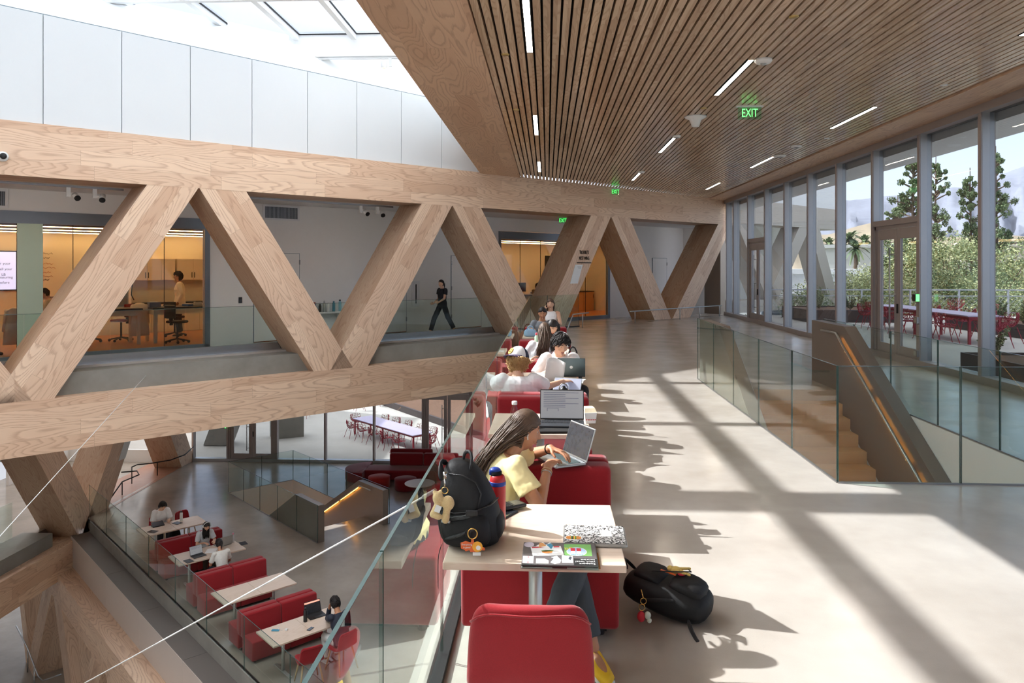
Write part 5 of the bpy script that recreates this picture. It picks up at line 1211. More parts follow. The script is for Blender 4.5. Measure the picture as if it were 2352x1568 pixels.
# boy in the cap, back to us on the second bench
J = aim(seated((-.27, 7.46, 0), PI/2, 1.04, .1, seat=.42, table=.80), -.29, 7.50, 1.05); J.update(hf=V((.18, .95, -.3)), elR=V((-.02, 7.62, .76)), wrR=V((.16, 7.80, .79)), hdR=V((.7, .7, 0)), elL=V((-.52, 7.62, .78)), wrL=V((-.22, 7.86, .95)), hdL=V((.5, .5, .6)), hnL=V((.6, .2, -.3)))
CAP = person('boy in a white T-shirt and cap sitting with his back to us', J, 'skin_b', 'messy', 'hair_blond', 'bright white', (244, 244, 246), .75, (50, 54, 66), vox=.007, loose=.012, capped=True)
t, HM, K, root = CAP
vs = MB(); n = 28
for sgn, mt in ((1, 0), (-1, 1)):
    pts = []; rows = 9
    for i in range(rows+1):
        th = PI*.5*i/rows*1.02
        for j in range(n//2+1):
            a = 2*PI*j/n+(0 if sgn > 0 else PI); pts.append(V((.094*math.sin(th)*math.cos(a), -.005+.113*math.sin(th)*math.sin(a), .018+.122*math.cos(th))))
    w_ = n//2+1; vs.add(pts, [(i*w_+j, (i+1)*w_+j, (i+1)*w_+j+1, i*w_+j+1) for i in range(rows) for j in range(w_-1)], mt)
R_ = Matrix.Rotation(.2, 4, 'Z')
o = vs.build('cap', [col('cap white', (240, 240, 240)), col('cap navy', (36, 44, 66))], t, HM @ Matrix.Rotation(2.6, 4, 'Z'), smooth=True); q = o.modifiers.new('s', 'SOLIDIFY'); q.thickness = .004
mb = MB(); pts = []
for i in range(13):
    a = PI*(.12+.76*i/12)
    for rr in (1., 1.75): pts.append((.09*math.cos(a)*(1+.1*(rr-1)), .108*math.sin(a)*rr, .03-.03*(rr-1)*(1.2-math.sin(a))-.02*(rr-1)))
mb.add(pts, [(2*i, 2*i+2, 2*i+3, 2*i+1) for i in range(12)])
o2 = mb.build('brim', col('cap brim', (92, 80, 110)), t, HM @ Matrix.Rotation(2.6, 4, 'Z'), smooth=True); q = o2.modifiers.new('s', 'SOLIDIFY'); q.thickness = .005
M['logoy'] = plain('yellow badge', (244, 190, 60), .6); M['logok'] = plain('badge letters', (60, 40, 20), .6)
BM = HM @ Matrix.Rotation(2.6, 4, 'Z') @ Matrix.Translation((.022, .092, .075)) @ (V((.22, .85, .45)).to_track_quat('Z', 'Y').to_matrix().to_4x4())
lg = MB().lathe([(.0, .006), (.034, .004), (.036, 0), (0, -.012)], n=24).build('badge', 'logoy', o, HM.inverted() @ Matrix.Identity(4) if False else (HM @ Matrix.Rotation(2.6, 4, 'Z')).inverted() @ BM)
for s_, y in (('Bass Pro', .008), ('Shops', -.010)): text(s_, .016, (HM @ Matrix.Rotation(2.6, 4, 'Z')).inverted() @ BM @ Matrix.Translation((0, y, .0065)), 'badge_text', 'logok', o, .0008, sx=.95)
# boy in the white polo facing us
J = seated((.03, 9.02, 0), -PI/2-.05, 1.04, .28, table=.775, reach=.40); J.update(hf=V((.42, -.85, -.42)), wrR=V((.07, 8.63, .80)), hdR=V((.6, -.75, 0)), knR=V((.02, 8.62, .52)), knL=V((.40, 8.66, .55)), anL=V((.40, 8.55, .1)), toL=V((.42, 8.40, .035)))
aim(J, .155, 8.80, 1.07)
POLO = person('boy with short black hair in a white polo shirt looking down at his laptop', J, 'skin_b', 'messy', 'hair_black', 'polo white', (242, 240, 242), .8, (24, 26, 32), vox=.0065, loose=.008)
t, HM, K, root = POLO
cn = K['neck']; r_, f_ = K['r'], K['ff']
for q in (1, -1): MB().ext([cn+r_*q*.075+K['up']*.03-f_*.02, cn+r_*q*.03+f_*.085-K['up']*.06, cn+r_*q*.085+f_*.085-K['up']*.075, cn+r_*q*.105+f_*.0-K['up']*.005], f_*.006).build('collar', 'cloth polo white', t)
# two girls at the fourth table
J = seated((-.16, 10.22, 0), PI/2, .96, .2, table=.775)
aim(J, -.04, 10.30, 1.10); person('girl with long dark hair and a white top seen from behind', J, 'skin_b', 'long', 'hair_brown', 'soft white', (232, 234, 238), .7, (50, 56, 70), vox=.01, female=True, ends=tuple(J['chest']+V((.03, -.13, -.02))), mid=tuple(J['neck']+V((.03, -.12, .0))), face=False)
J2 = seated((.06, 11.72, 0), -PI/2-.1, .97, .42, table=.775); J2.update(hf=V((-.3, -.75, -.6))); aim(J2, .09, 11.42, 1.07)
person('girl with straight black hair bending over the table in a white top', J2, 'skin_b', 'long', 'hair_black', 'soft white', (232, 234, 238), .7, (50, 56, 70), vox=.009, female=True, ends=tuple(J2['chest']+V((.02, -.17, .02))), mid=tuple(J2['neck']+V((.02, -.12, -.0))))
J = seated((-.16, 14.30, 0), -PI/2, .98, .12, table=.775); J.update(wrR=J['wrR']+V((0, 0, .02)))
aim(J, -.09, 14.12, 1.11); person('girl in a grey shirt with tied black hair looking over a laptop', J, 'skin_c', 'tied', 'hair_black', 'heather grey', (128, 134, 142), .8, (50, 54, 62), vox=.009, female=True)
J = aim(seated((.05, 16.45, 0), -PI/2-.05, 1.0, .02, table=.775), .07, 16.42, 1.17); J.update(elR=J['shR']+V((-.06, -.10, -.2)), wrR=J['head']+V((-.118, .0, -.135)), hdR=V((.1, .12, 1)), hnR=V((.9, .3, 0)), hf=V((-.12, -1, -.1)))
PHONE = person('woman in a white tank top holding a phone to her ear', J, 'skin_b', 'long', 'hair_brown', 'tank white', (244, 244, 246), 0., (60, 64, 74), vox=.008, female=True, ends=tuple(J['chest']+V((-.0, .02, .1))), mid=tuple(J['neck']+V((0, .03, .02))), curl=.6)
# woman walking in the corridor, man and others in the labs
p = TT @ V((-13.36, 1.85, -.12)); J = standing(p, PI/4+PI, .985, .95); J.update(elL=J['shL']+J['f']*.05-Z*.26, wrL=J['shL']+J['f']*.26-Z*.36, elR=J['shR']+J['f']*.02-Z*.27, wrR=J['shR']+J['f']*.22-Z*.42, hdL=J['f'], hdR=J['f'])
person('woman in black walking along the corridor behind the glass', J, 'skin_b', 'tied', 'hair_black', 'black', (26, 27, 34), .5, (30, 33, 42), (40, 40, 44), .009, True, loose=.012)
p = TT @ V((-19.85, 6.3, -.1)); J = standing(p, PI/4+2.75, 1.12); J.update(hf=(-V((S2, S2, 0))*.9+V((-S2, S2, 0))*.3))
t, HM, K, root = person('man in a cream lab coat standing in the lab with his back half turned', J, 'skin_c', 'messy', 'hair_black', 'lab coat', (236, 224, 200), 1.9, (60, 60, 66), (50, 44, 40), .011, loose=.014)
MB().loft([(K['waist'], K['r']*.17, K['ff']*.13), (K['pel'], K['r']*.20, K['ff']*.16), (K['pel']-Z*.35, K['r']*.22, K['ff']*.18), (K['pel']-Z*.36, K['r']*.2, K['ff']*.16)], 18).build('coat_skirt', 'cloth lab coat', t, smooth=True)
p = TT @ V((-23.35, 5.6, -.1)); J = seated(p, PI/4+2.9, 1.05, .1, seat=.62, table=.95); t, HM, K, root = person('student with black hair and glasses half hidden by the first brace', J, 'skin_b', 'short', 'hair_black', 'dull beige', (190, 176, 150), 1.8, (60, 60, 66), vox=.012)
MB().tube([(sx*.032+.02*math.cos(a), .092, .012+.017*math.sin(a)) for sx in (-1,) for a in [2*PI*i/14 for i in range(14)]], .002, 5, closed=True).tube([(.032+.02*math.cos(a), .092, .012+.017*math.sin(a)) for a in [2*PI*i/14 for i in range(14)]], .002, 5, closed=True).build('glasses', 'rubber', t, HM)
p = TT @ V((-5.5, 5.7, -.1)); J = seated(p, PI/4-PI/2-.4, 1.0, .15, seat=.55, table=.9); person('seated student in a brown jumper in the far lab', J, 'skin_c', 'short', 'hair_black', 'brown jumper', (120, 98, 76), 1.9, (60, 60, 66), vox=.012)
# lower lounge
def rp(q, s_): v = rowp(q, s_).translation; return v
def lift(J):
    return J
dq = PI/4-PI/2
def lowseat(q, s_, phi, s, lean, **k):
    p = rp(q, s_); J = seated((p.x, p.y, 0), phi, s, lean, **k)
    for n_ in J:
        if isinstance(J[n_], V) and n_ not in ('f', 'r', 'ff', 'up', 'hf', 'hdR', 'hdL', 'hnR', 'hnL'): J[n_] = J[n_]+V((0, 0, LOW))
    return J
J = lowseat(-22.1, 9.6, -PI/4, 1.05, .3); J['hf'] = V((.6, -.6, -.6)); person('boy in a white T-shirt with headphones at the farthest lower table', J, 'skin_b', 'short', 'hair_black', 'bright white', (244, 244, 246), .8, (40, 44, 56), vox=.01, loose=.012, hband='blackplastic')
J = lowseat(-19.62, 10.05, -PI/4, .98, .2); J['hf'] = V((.65, -.6, -.55)); person('girl with white headphones and long black hair on the far lower bench', J, 'skin_b', 'long', 'hair_black', 'pale grey top', (206, 208, 212), .7, (70, 60, 52), vox=.01, female=True, hband='whiteplastic', ends=tuple(J['chest']+V((.08, -.1, .05))), mid=tuple(J['neck']+V((.05, -.06, 0))))
J = lowseat(-17.8, 9.75, PI*.75, .98, .25); J['hf'] = V((-.6, .7, -.45)); person('student in a white top seen from behind at the second lower table', J, 'skin_a', 'tied', 'hair_black', 'ivory', (232, 232, 226), .75, (36, 42, 60), vox=.01, female=True, face=False)
J = lowseat(-12.92, 10.35, PI*.75, 1.06, .3); J['hf'] = V((-.6, .7, -.4)); J.update(wrL=J['head']+V((-.14, .10, -.13)), hdL=V((.3, -.2, .7)), hnL=V((.5, -.4, 0))); J['elL'] = J['wrL']+V((-.06, .1, -.26)); person('man in a navy shirt and white trousers seen from behind at the nearest lower table', J, 'skin_c', 'short', 'hair_black', 'navy', (34, 40, 56), 1.9, (222, 222, 220), (220, 220, 220), vox=.009, face=False, loose=.006)
# ------------------------------------------------------------------ things on the upper tables
M['doc'] = emit('document on screen', (196, 200, 206), .16, (150, 150, 152)); M['lavdisp'] = emit('lavender display', (180, 190, 225), .22, (150, 155, 170)); M['darkdisp'] = plain('glossy dark display', (52, 54, 60), .18, 0, .5, 30, Specular_IOR_Level=.7); M['orangedisp'] = emit('orange bar on screen', (236, 110, 50), .7)
M['key'] = plain('dark keys', (40, 42, 46), .5); M['keyg'] = plain('grey green keys', (70, 84, 84), .5)
def laptop(T, w, d, op, label, shell='silver', disp='darkdisp', key='key', base=None, lines=0, group='open laptops'):
    """hinge at y = 0, keyboard towards -y, screen opened by op degrees"""
    t = thing('laptop', label, 'laptop', T=T, group=group)
    b = MB().box(-w/2, w/2, -d, 0, 0, .014).build('base', base or shell, t, bevel=.004)
    mb = MB(); nx = 13
    for j in range(5):
        for i in range(nx): x = -w*.45+w*.9*i/nx; y = -d*.14-d*.40*j/5; mb.box(x, x+w*.9/nx-.003, y-d*.07, y, .014, .0165)
    mb.build('keyboard', key, b); MB().box(-w*.17, w*.17, -d*.93, -d*.62, .014, .0146).build('trackpad', 'darkscreen' if shell != 'silver' else 'greyleg', b)
    A = Matrix.Translation((0, 0, .014)) @ Matrix.Rotation(math.radians(180-op), 4, 'X')
    L = MB().box(-w/2, w/2, -d, 0, 0, .007).build('lid', shell, t, Matrix.Translation((0, 0, .014)) @ Matrix.Rotation(math.radians(-op), 4, 'X'), bevel=.003)
    MB().box(-w/2+.006, w/2-.006, -d+.008, -.012, -.0015, 0).build('display', disp, L)
    MB().cyl((-w*.4, 0, .01), (w*.4, 0, .01), .007, n=10).build('hinge', 'blackplastic', t)
    if lines:
        mb = MB()
        for k in range(lines): mb.box(-w*.42, -w*.42+w*(.5 if k % 3 else .8), -d*(.9-.06*k), -d*(.9-.06*k)+.003, -.0022, -.0016)
        mb.box(-w*.34, -w*.08, -d*.38, -d*.37, -.0022, -.0016).box(-w*.34, -w*.33, -d*.38, -d*.28, -.0022, -.0016).box(-w*.09, -w*.08, -d*.38, -d*.28, -.0022, -.0016)
        mb.build('screen_lines', 'screentext', L)
    return t, L
laptop(TR(.163, 4.62, .797, math.atan2(.46, .888)-PI/2), .30, .205, 108, 'thin silver laptop perched on the bench back in front of the girl in yellow', 'silver', 'darkdisp', 'keyg')
t, L = laptop(TR(.115, 5.90, .765, -.03), .345, .235, 104, 'big open laptop with a document on screen on the second table', 'blackplastic', 'doc', 'key', 'darkscreen', 9)
t = thing('laptop_sleeve', 'black sleeve lying under the big open laptop', 'sleeve', (.06, 5.74, .745), .06); MB().box(-.23, .2, -.19, .16, 0, .019).build('padded_body', 'black', t, bevel=.009); MB().tube([(-.22, -.185, .012), (.19, -.185, .012)], .003, 6).build('zip', 'rubber', t)
laptop(TR(.19, 7.80, .62, -.32), .30, .21, 122, 'small laptop with a pale lavender screen on the lap of the boy in the cap', 'silver', 'lavdisp')
t, L = laptop(TR(.27, 8.44, .745, PI-.04), .31, .215, 108, 'dark teal grey laptop lid facing us in front of the boy in the polo', 'darkscreen', 'darkdisp')
M['teal'] = plain('teal grey lid', (72, 86, 90), .35, .4); L.data.materials[0] = M['teal']; MB().lathe([(0, .0085), (.018, .0082), (.018, .0065)], (0, -.107, 0), 16).build('logo', 'silver', L)
laptop(TR(.06, 13.35, .745, PI), .32, .22, 105, 'dark laptop with its lid to us in front of the girl in grey', 'darkscreen', 'darkdisp')
def rbox(mb, w, d, h, z0=0., mat=0, cx=0, cy=0): return mb.box(cx-w/2, cx+w/2, cy-d/2, cy+d/2, z0, z0+h, mat)
# backpack on the nearest table
M['nylon'] = plain('black nylon', (22, 23, 26), .62, var=.25, scale=30, bstr=.12, bscale=60, Specular_IOR_Level=.4); M['nylon2'] = plain('glossy black webbing', (30, 31, 34), .4, var=.2, scale=60, bstr=.3, bscale=140)
M['gold'] = plain('gold metal', (214, 170, 96), .25, 1.); M['chrome'] = plain('chrome', (200, 196, 190), .15, 1.)
def sring(c, rx, ry, e=2.6, n=26, wr=0., seed=0):
    out = []
    for j in range(n):
        a = 2*PI*j/n; ca_, sa_ = math.cos(a), math.sin(a)
        x = rx*math.copysign(abs(ca_)**(2/e), ca_); y = ry*math.copysign(abs(sa_)**(2/e), sa_)
        k = 1+wr*noise.noise(V((ca_*2+seed, sa_*2, c[2]*14)))
        out.append(V((c[0]+x*k, c[1]+y*k, c[2])))
    return out
def bag_body(secs, wr=.05, seed=0, n=26):
    vs = []; k = len(secs)
    for c, rx, ry in secs: vs += sring(c, rx, ry, 2.7, n, wr, seed)
    return MB().add(vs, [(i*n+j, i*n+(j+1) % n, (i+1)*n+(j+1) % n, (i+1)*n+j) for i in range(k-1) for j in range(n)]+[tuple(range(n-1, -1, -1)), tuple(range((k-1)*n, k*n))])
def sub(o, lv=1):
    m = o.modifiers.new('smooth', 'SUBSURF'); m.levels = m.render_levels = lv; return o
t = BP = thing('backpack', 'black backpack standing on the nearest table against the glass', 'backpack', T=Matrix.Translation((-.35, 3.36, .745)) @ Matrix.Diagonal((1, 1, .80, 1)))
sub(bag_body([((.01, 0, .0), .09, .08), ((.01, 0, .012), .13, .115), ((.005, 0, .08), .143, .125), ((0, 0, .17), .140, .12), ((-.01, .005, .26), .128, .11), ((-.025, .01, .34), .105, .095), ((-.04, .015, .41), .078, .075), ((-.045, .015, .45), .05, .05), ((-.045, .015, .46), .02, .02)], .07, 1).build('body', 'nylon', t, smooth=True))
sub(bag_body([((.0, -.085, .02), .09, .05), ((.0, -.09, .05), .11, .062), ((-.01, -.09, .14), .112, .06), ((-.015, -.085, .185), .105, .05), ((-.015, -.08, .2), .08, .03)], .08, 4).build('front_pocket', 'nylon', t, smooth=True))
sub(bag_body([((.105, 0, .02), .035, .07), ((.12, 0, .08), .045, .085), ((.118, 0, .15), .04, .08), ((.11, 0, .18), .02, .06)], .08, 9).build('side_pocket', 'nylon', t, smooth=True))
MB().tube([(-.12, -.075, .21), (-.06, -.122, .205), (.03, -.125, .215), (.10, -.09, .24), (.13, -.02, .255)], .0045, 6).build('zipper', 'nylon2', t, smooth=True)
MB().tube([(-.09, -.06, .40), (-.02, -.088, .40), (.035, -.08, .36), (.06, -.085, .30), (.045, -.115, .215)], .004, 6).build('zipper', 'nylon2', t, smooth=True)
def strap(pts, w, nm, m='nylon2', parent=None, nrm=(0, -1, 0), th=.004):
    mb = MB(); pts = [V(p) for p in pts]; vs = []
    for i, p in enumerate(pts):
        d = (pts[min(i+1, len(pts)-1)]-pts[max(i-1, 0)]).normalized(); s_ = d.cross(V(nrm)).normalized()*w/2; vs += [p-s_, p+s_]
    mb.add(vs, [(2*i, 2*i+1, 2*i+3, 2*i+2) for i in range(len(pts)-1)])
    o = mb.build(nm, m, parent, smooth=True); q = o.modifiers.new('t', 'SOLIDIFY'); q.thickness = th; q.offset = 0; return sub(o)
strap([(-.03, .02, .44), (-.025, .0, .50), (.0, -.02, .52), (.02, -.04, .49), (.005, -.06, .41)], .03, 'grab_handle', 'nylon', t, (1, .3, 0), .014)
strap([(-.10, .02, .42), (-.13, -.02, .47), (-.12, -.06, .44), (-.115, -.09, .36)], .035, 'shoulder_strap', 'nylon', t, (.4, -1, 0), .014)
strap([(-.145, -.03, .22), (-.15, -.06, .16), (-.10, -.13, .175), (-.02, -.158, .19), (.05, -.15, .22)], .025, 'compression_strap', 'nylon2', t, (0, -1, .2))
strap([(-.10, -.14, .07), (-.03, -.158, .10), (.05, -.155, .14)], .02, 'compression_strap', 'nylon2', t, (0, -1, .2))
MB().box(.0, .05, -.16, -.145, .205, .235).build('buckle', 'blackplastic', t, bevel=.004)
MB().box(-.125, -.085, -.14, -.125, .15, .165).build('side_tab', 'silver', t, Matrix.Rotation(.1, 4, 'Y'), bevel=.003)
MB().tube([(.01+.01*math.cos(a), -.168, .118+.022*math.sin(a)) for a in [2*PI*i/16 for i in range(16)]], .0026, 6, closed=True).build('carabiner', 'blackplastic', t, smooth=True)
strap([(-.12, -.02, .0), (-.125, -.12, -.02), (-.12, -.16, -.06), (-.118, -.165, -.20)], .012, 'hanging_strap', 'nylon2', t, (1, 0, 0))
# charms: own things
t = thing('bear_charm', 'fluffy tan bear key charm hanging on the table backpack', 'key charm', (-.44, 3.20, .97))
M['fur'] = felt('tan fluffy plush', (224, 190, 142), .3)
mb = MB().ball((-.03, .0, .018), (.024, .022, .03), 14).ball((.014, 0, -.004), (.028, .022, .032), 14).capsule((-.028, -.005, -.01), .016, (-.05, -.01, -.05), .015).capsule((-.05, -.01, -.05), .015, (-.025, -.015, -.058), .014).capsule((.01, 0, -.02), .016, (.004, -.005, -.075), .016).ball((-.045, 0, .042), .009, 8).ball((-.018, 0, .045), .009, 8)
o = mb.build('plush_body', 'fur', t, smooth=True); q = o.modifiers.new('r', 'REMESH'); q.mode = 'VOXEL'; q.voxel_size = .004; q.use_smooth_shade = True; q = o.modifiers.new('f', 'DISPLACE'); q.texture = CLOUD; q.strength = .006
MB().tube([(.0+.014*math.cos(a), 0, .05+.014*math.sin(a)) for a in [2*PI*i/16 for i in range(16)]], .0022, 6, closed=True).build('key_ring', 'gold', t, smooth=True)
MB().capsule((0, 0, .064), .004, (0, 0, .10), .004).box(-.008, .008, -.003, .003, .10, .13).build('clip', 'chrome', t, smooth=True)
MB().box(-.03, -.005, -.024, -.022, -.045, -.015).build('care_tag', 'paper', t, Matrix.Rotation(.35, 4, 'Y'))
M['orange'] = plain('orange enamel', (226, 104, 48), .4); M['lionmane'] = plain('yellow enamel', (246, 176, 58), .4)
t = thing('lion_charm', 'flat orange lion key charm with white script on the table backpack', 'key charm', (-.315, 3.155, .80))
mb = MB().ext([(-.05, 0, -.012), (-.052, 0, .012), (-.03, 0, .02), (-.008, 0, .014), (-.006, 0, .03), (.004, 0, .03), (.006, 0, .012), (.05, 0, -.008), (.052, 0, -.018), (.03, 0, -.018), (.02, 0, -.026), (-.01, 0, -.026), (-.014, 0, -.018), (-.03, 0, -.024), (-.036, 0, -.016)], (0, .005, 0)); mb.build('tag', 'orange', t, bevel=.001)
MB().cyl((.02, -.002, -.002), (.02, .0, -.002), .022, n=18).build('mane', 'lionmane', t); MB().cyl((.024, -.0035, -.006), (.024, -.002, -.006), .010, n=16).build('muzzle', 'paper', t)
for s_, z in (('Everything', .006), ('is good', -.006)): text(s_, .0105, Matrix.Translation((-.025, -.0012, z)) @ RX, 'script', 'paper', t, .0004)
MB().tube([(-.001+.02*math.cos(a), 0, .052+.022*math.sin(a)) for a in [2*PI*i/18 for i in range(18)]], .003, 6, closed=True).build('key_ring', 'gold', t, smooth=True)
MB().box(.0, .034, -.001, .001, -.04, -.026).build('clear_tab', 'whiteplastic', t)
# bottle, calculator, phone
t = thing('water_bottle', 'red water bottle with a blue lid and blue band beside the backpack', 'bottle', (-.235, 3.54, .745)); col('bottle red', (196, 42, 46), .35); col('bottle blue', (36, 66, 160), .35)
MB().lathe([(.036, 0), (.038, .01), (.0385, .2), (.038, .225), (.033, .245), (.026, .252)], n=26).build('body', 'bottle red', t, smooth=True); MB().lathe([(.0392, .203), (.0395, .206), (.0395, .219), (.0392, .222)], n=26).build('band', 'bottle blue', t, smooth=True)
MB().lathe([(.022, .245), (.026, .25), (.026, .268), (.014, .275)], (-.006, 0, 0), 20).build('spout_base', 'black', t, smooth=True); MB().ball((-.012, 0, .272), (.028, .024, .016), 14).box(-.04, -.01, -.012, .012, .25, .272).build('lid', 'bottle blue', t, smooth=True, bevel=.004)
t = thing('calculator', 'black graphing calculator on a phone behind the red bottle', 'calculator', (-.205, 3.80, .756), -.95); rbox(MB(), .085, .19, .018).build('body', 'blackplastic', t, bevel=.006)
mb = MB()
for j in range(8):
    for i in range(5): mb.box(-.036+.0148*i, -.036+.0148*i+.011, -.085+.013*j, -.085+.013*j+.009, .018, .021, 1 if (i in (1, 2, 3) and j in (1, 2, 3)) else 0)
mb.build('keypad', ['key', 'paper'], t); MB().box(-.034, .034, .03, .08, .018, .0185).build('display', 'darkdisp', t)
t = thing('phone', 'dark phone under the calculator', 'phone', (-.215, 3.72, .745), -.5); rbox(MB(), .075, .15, .009).build('body', 'blackplastic', t, bevel=.003); rbox(MB(), .069, .143, .0006, .009).build('screen', 'darkdisp', t)
# composition style case
g = G('marbled cover'); n_ = g.noise(g.obj(), 120., 2, .7); M['marble'] = g.done(g.bsdf(g.ramp(n_, [(.47, srgb(20, 20, 22)), (.52, srgb(232, 232, 230))]), .4))
t = thing('notebook', 'black and white marbled composition book case with a burger sticker', 'notebook', (.215, 3.425, .745), -.035)
rbox(MB(), .285, .235, .018).build('clear_shell', 'silver', t, bevel=.008); rbox(MB(), .27, .22, .003, .0175).build('cover', 'marble', t, bevel=.001); rbox(MB(), .045, .075, .0012, .0203, 0, .055, .005).build('name_label', 'paper', t, bevel=.0005)
mb = MB()
for k in range(4): mb.box(.04+.009*k, .0405+.009*k, -.02, .03, .0215, .0219)
mb.build('label_lines', 'greyink', t)
col('bun', (214, 140, 70)); col('lettuce', (90, 140, 60)); col('patty', (80, 48, 34)); col('cheese', (240, 190, 60))
MB().ball((-.095, -.062, .0205), (.042, .026, .0012), 20).build('sticker_outline', 'paper', t)
mb = MB().ball((-.113, -.062, .0218), (.017, .021, .0008), 14, 0).ball((-.077, -.062, .0218), (.017, .021, .0008), 14, 0)
for x, m in ((-.104, 1), (-.098, 2), (-.092, 3), (-.086, 1)): mb.box(x-.003, x+.003, -.082, -.043, .0216, .0226, m)
mb.build('burger_sticker', ['bun', 'lettuce', 'patty', 'cheese'], t)
# stickered laptop, closed
t = thing('laptop', 'closed dark laptop covered in stickers on the nearest table', 'laptop', (.052, 3.185, .745), -.01); W, D = .315, .25
col('lidgrey', (98, 94, 96), .35); rbox(MB(), W, D, .009).build('base', 'silver', t, bevel=.004); rbox(MB(), W, D, .009, .0105).build('lid', 'lidgrey', t, bevel=.004)
MB().box(-.03, .03, -D/2-.001, -D/2+.004, .006, .013).build('thumb_notch', 'blackplastic', t)
MB().box(-W/2-.003, W/2+.003, -D/2-.003, -D/2, -.0, .02).box(W/2, W/2+.003, -D/2, D/2, 0, .02).build('clear_edge', 'railglass', t)
SU = lambda u, v: (-W/2+W*u, -D/2+D*v)
def sticker(nm, u0, u1, v0, v1, m, rot=0., k=0, shape='box', parent=None):
    (x0, y0), (x1, y1) = SU(u0, v0), SU(u1, v1); z = .0196+.0004*k
    T = Matrix.Translation(((x0+x1)/2, (y0+y1)/2, z)) @ Matrix.Rotation(rot, 4, 'Z'); w, d = x1-x0, y1-y0
    mb = MB()
    if shape == 'box': mb.box(-w/2, w/2, -d/2, d/2, 0, .0003)
    elif shape == 'oval': mb.add([(w/2*math.cos(2*PI*i/28), d/2*math.sin(2*PI*i/28), zz) for zz in (0, .0003) for i in range(28)], [tuple(range(28, 56)), tuple(range(27, -1, -1))]+[(i, (i+1) % 28, 28+(i+1) % 28, 28+i) for i in range(28)])
    else: mb.ext([(w*a, d*b, 0) for a, b in shape], (0, 0, .0003))
    return mb.build(nm, m, t, T)
col('stgreen', (120, 176, 96)); col('stlime', (226, 214, 90)); col('stblue', (176, 196, 236)); col('stred', (206, 48, 62)); col('stteal', (70, 140, 170)); col('stlil', (204, 196, 208)); col('stmint', (214, 222, 208)); col('stgrey', (196, 198, 204)); col('storange', (222, 160, 100)); col('stdark', (60, 66, 76))
sticker('card_sticker', .015, .155, .05, .34, 'paper'); sticker('heart_mark', .07, .10, .07, .11, 'stred', k=1, shape=[(0, .5), (-.5, -.2), (-.2, -.5), (.2, -.5), (.5, -.2)]); sticker('heart_mark', .07, .10, .28, .32, 'stred', k=1, shape=[(0, -.5), (-.5, .2), (-.2, .5), (.2, .5), (.5, .2)])
sticker('ticket_sticker', .19, .355, .05, .25, 'stmint', shape=[(-.5, -.5), (.5, -.5), (.5, .1), (.2, .5), (-.5, .5)])
sticker('rat_sticker', .38, .52, .03, .38, 'paper', shape=[(-.5, -.3), (-.1, -.5), (.4, -.35), (.5, 0), (.1, .5), (-.2, .4), (-.45, .35), (-.2, .2), (-.3, 0)]); sticker('sketch', .405, .50, .08, .33, 'stgrey', k=1, shape=[(-.4, -.35), (.3, -.4), (.45, 0), (.1, .45), (-.1, .3)])
sticker('comic_sticker', .53, .675, .10, .42, 'paper'); sticker('comic_panel', .54, .60, .26, .40, 'stgrey', k=1); sticker('comic_panel', .61, .665, .2, .38, 'stdark', k=1, shape=[(-.4, -.1), (.1, -.5), (.5, .2), (0, .5)]); sticker('comic_panel', .55, .60, .13, .23, 'stlil', k=1)
sticker('slogan_sticker', .685, .995, .01, .29, 'black')
for s_, v in (('Support', .07), ('your local', .155), ('sunrise.', .24)):
    x, y = SU(.965, v); text(s_, .0215, Matrix.Translation((x, y, .0203)) @ Matrix.Rotation(PI, 4, 'Z'), 'slogan_text', 'paper', t, .0002, 'LEFT', .95)
sticker('green_sticker', .565, .935, .40, .93, 'stgreen'); sticker('lime_mark', .575, .59, .66, .76, 'stlime', .2, 1); sticker('lime_mark', .60, .615, .66, .76, 'stlime', .2, 1); sticker('lime_mark', .63, .68, .72, .78, 'stlime', -.2, 1)
sticker('oval_border', .595, .87, .39, .78, 'paper', k=1, shape='oval'); sticker('oval_sticker', .605, .86, .405, .765, 'stblue', k=2, shape='oval')
for u in (.655, .735): sticker('popsicle', u, u+.055, .48, .60, 'paper', k=3); sticker('popsicle', u-.003, u+.058, .60, .73, 'stred', k=3)
for s_, v in (('FIRE + ICE', .435),): x, y = SU(.733, v); text(s_, .012, Matrix.Translation((x, y, .0207)), 'oval_text', 'stteal', t, .0002)
sticker('postcard_sticker', .12, .54, .38, .80, 'paper', .13, 1); sticker('red_stripe', .12, .32, .72, .77, 'stred', .13, 2); sticker('red_stripe', .42, .50, .76, .81, 'stred', .13, 2); sticker('food_drawing', .26, .41, .48, .60, 'bun', .13, 2, 'oval'); sticker('food_drawing', .25, .42, .56, .62, 'lettuce', .13, 2, 'oval')
sticker('bird_outline', .17, .42, .64, 1.0, 'paper', 0, 3, [(-.5, -.1), (-.3, .15), (-.1, .5), (.05, .1), (.3, .45), (.45, .1), (.5, -.5), (.1, -.3)]); sticker('bird_wing', .19, .31, .72, .95, 'storange', .3, 4, [(-.5, -.4), (.5, -.2), (.4, .4), (0, .5)]); sticker('bird_wing', .31, .41, .67, .94, 'stteal', -.2, 4, [(-.5, .2), (0, .5), (.5, .1), (.5, -.5)])
sticker('lilac_sticker', .01, .15, .74, .99, 'stlil', 0, 1, 'oval'); sticker('note_card', .98, 1.03, .05, .75, 'bun', 0, -45)
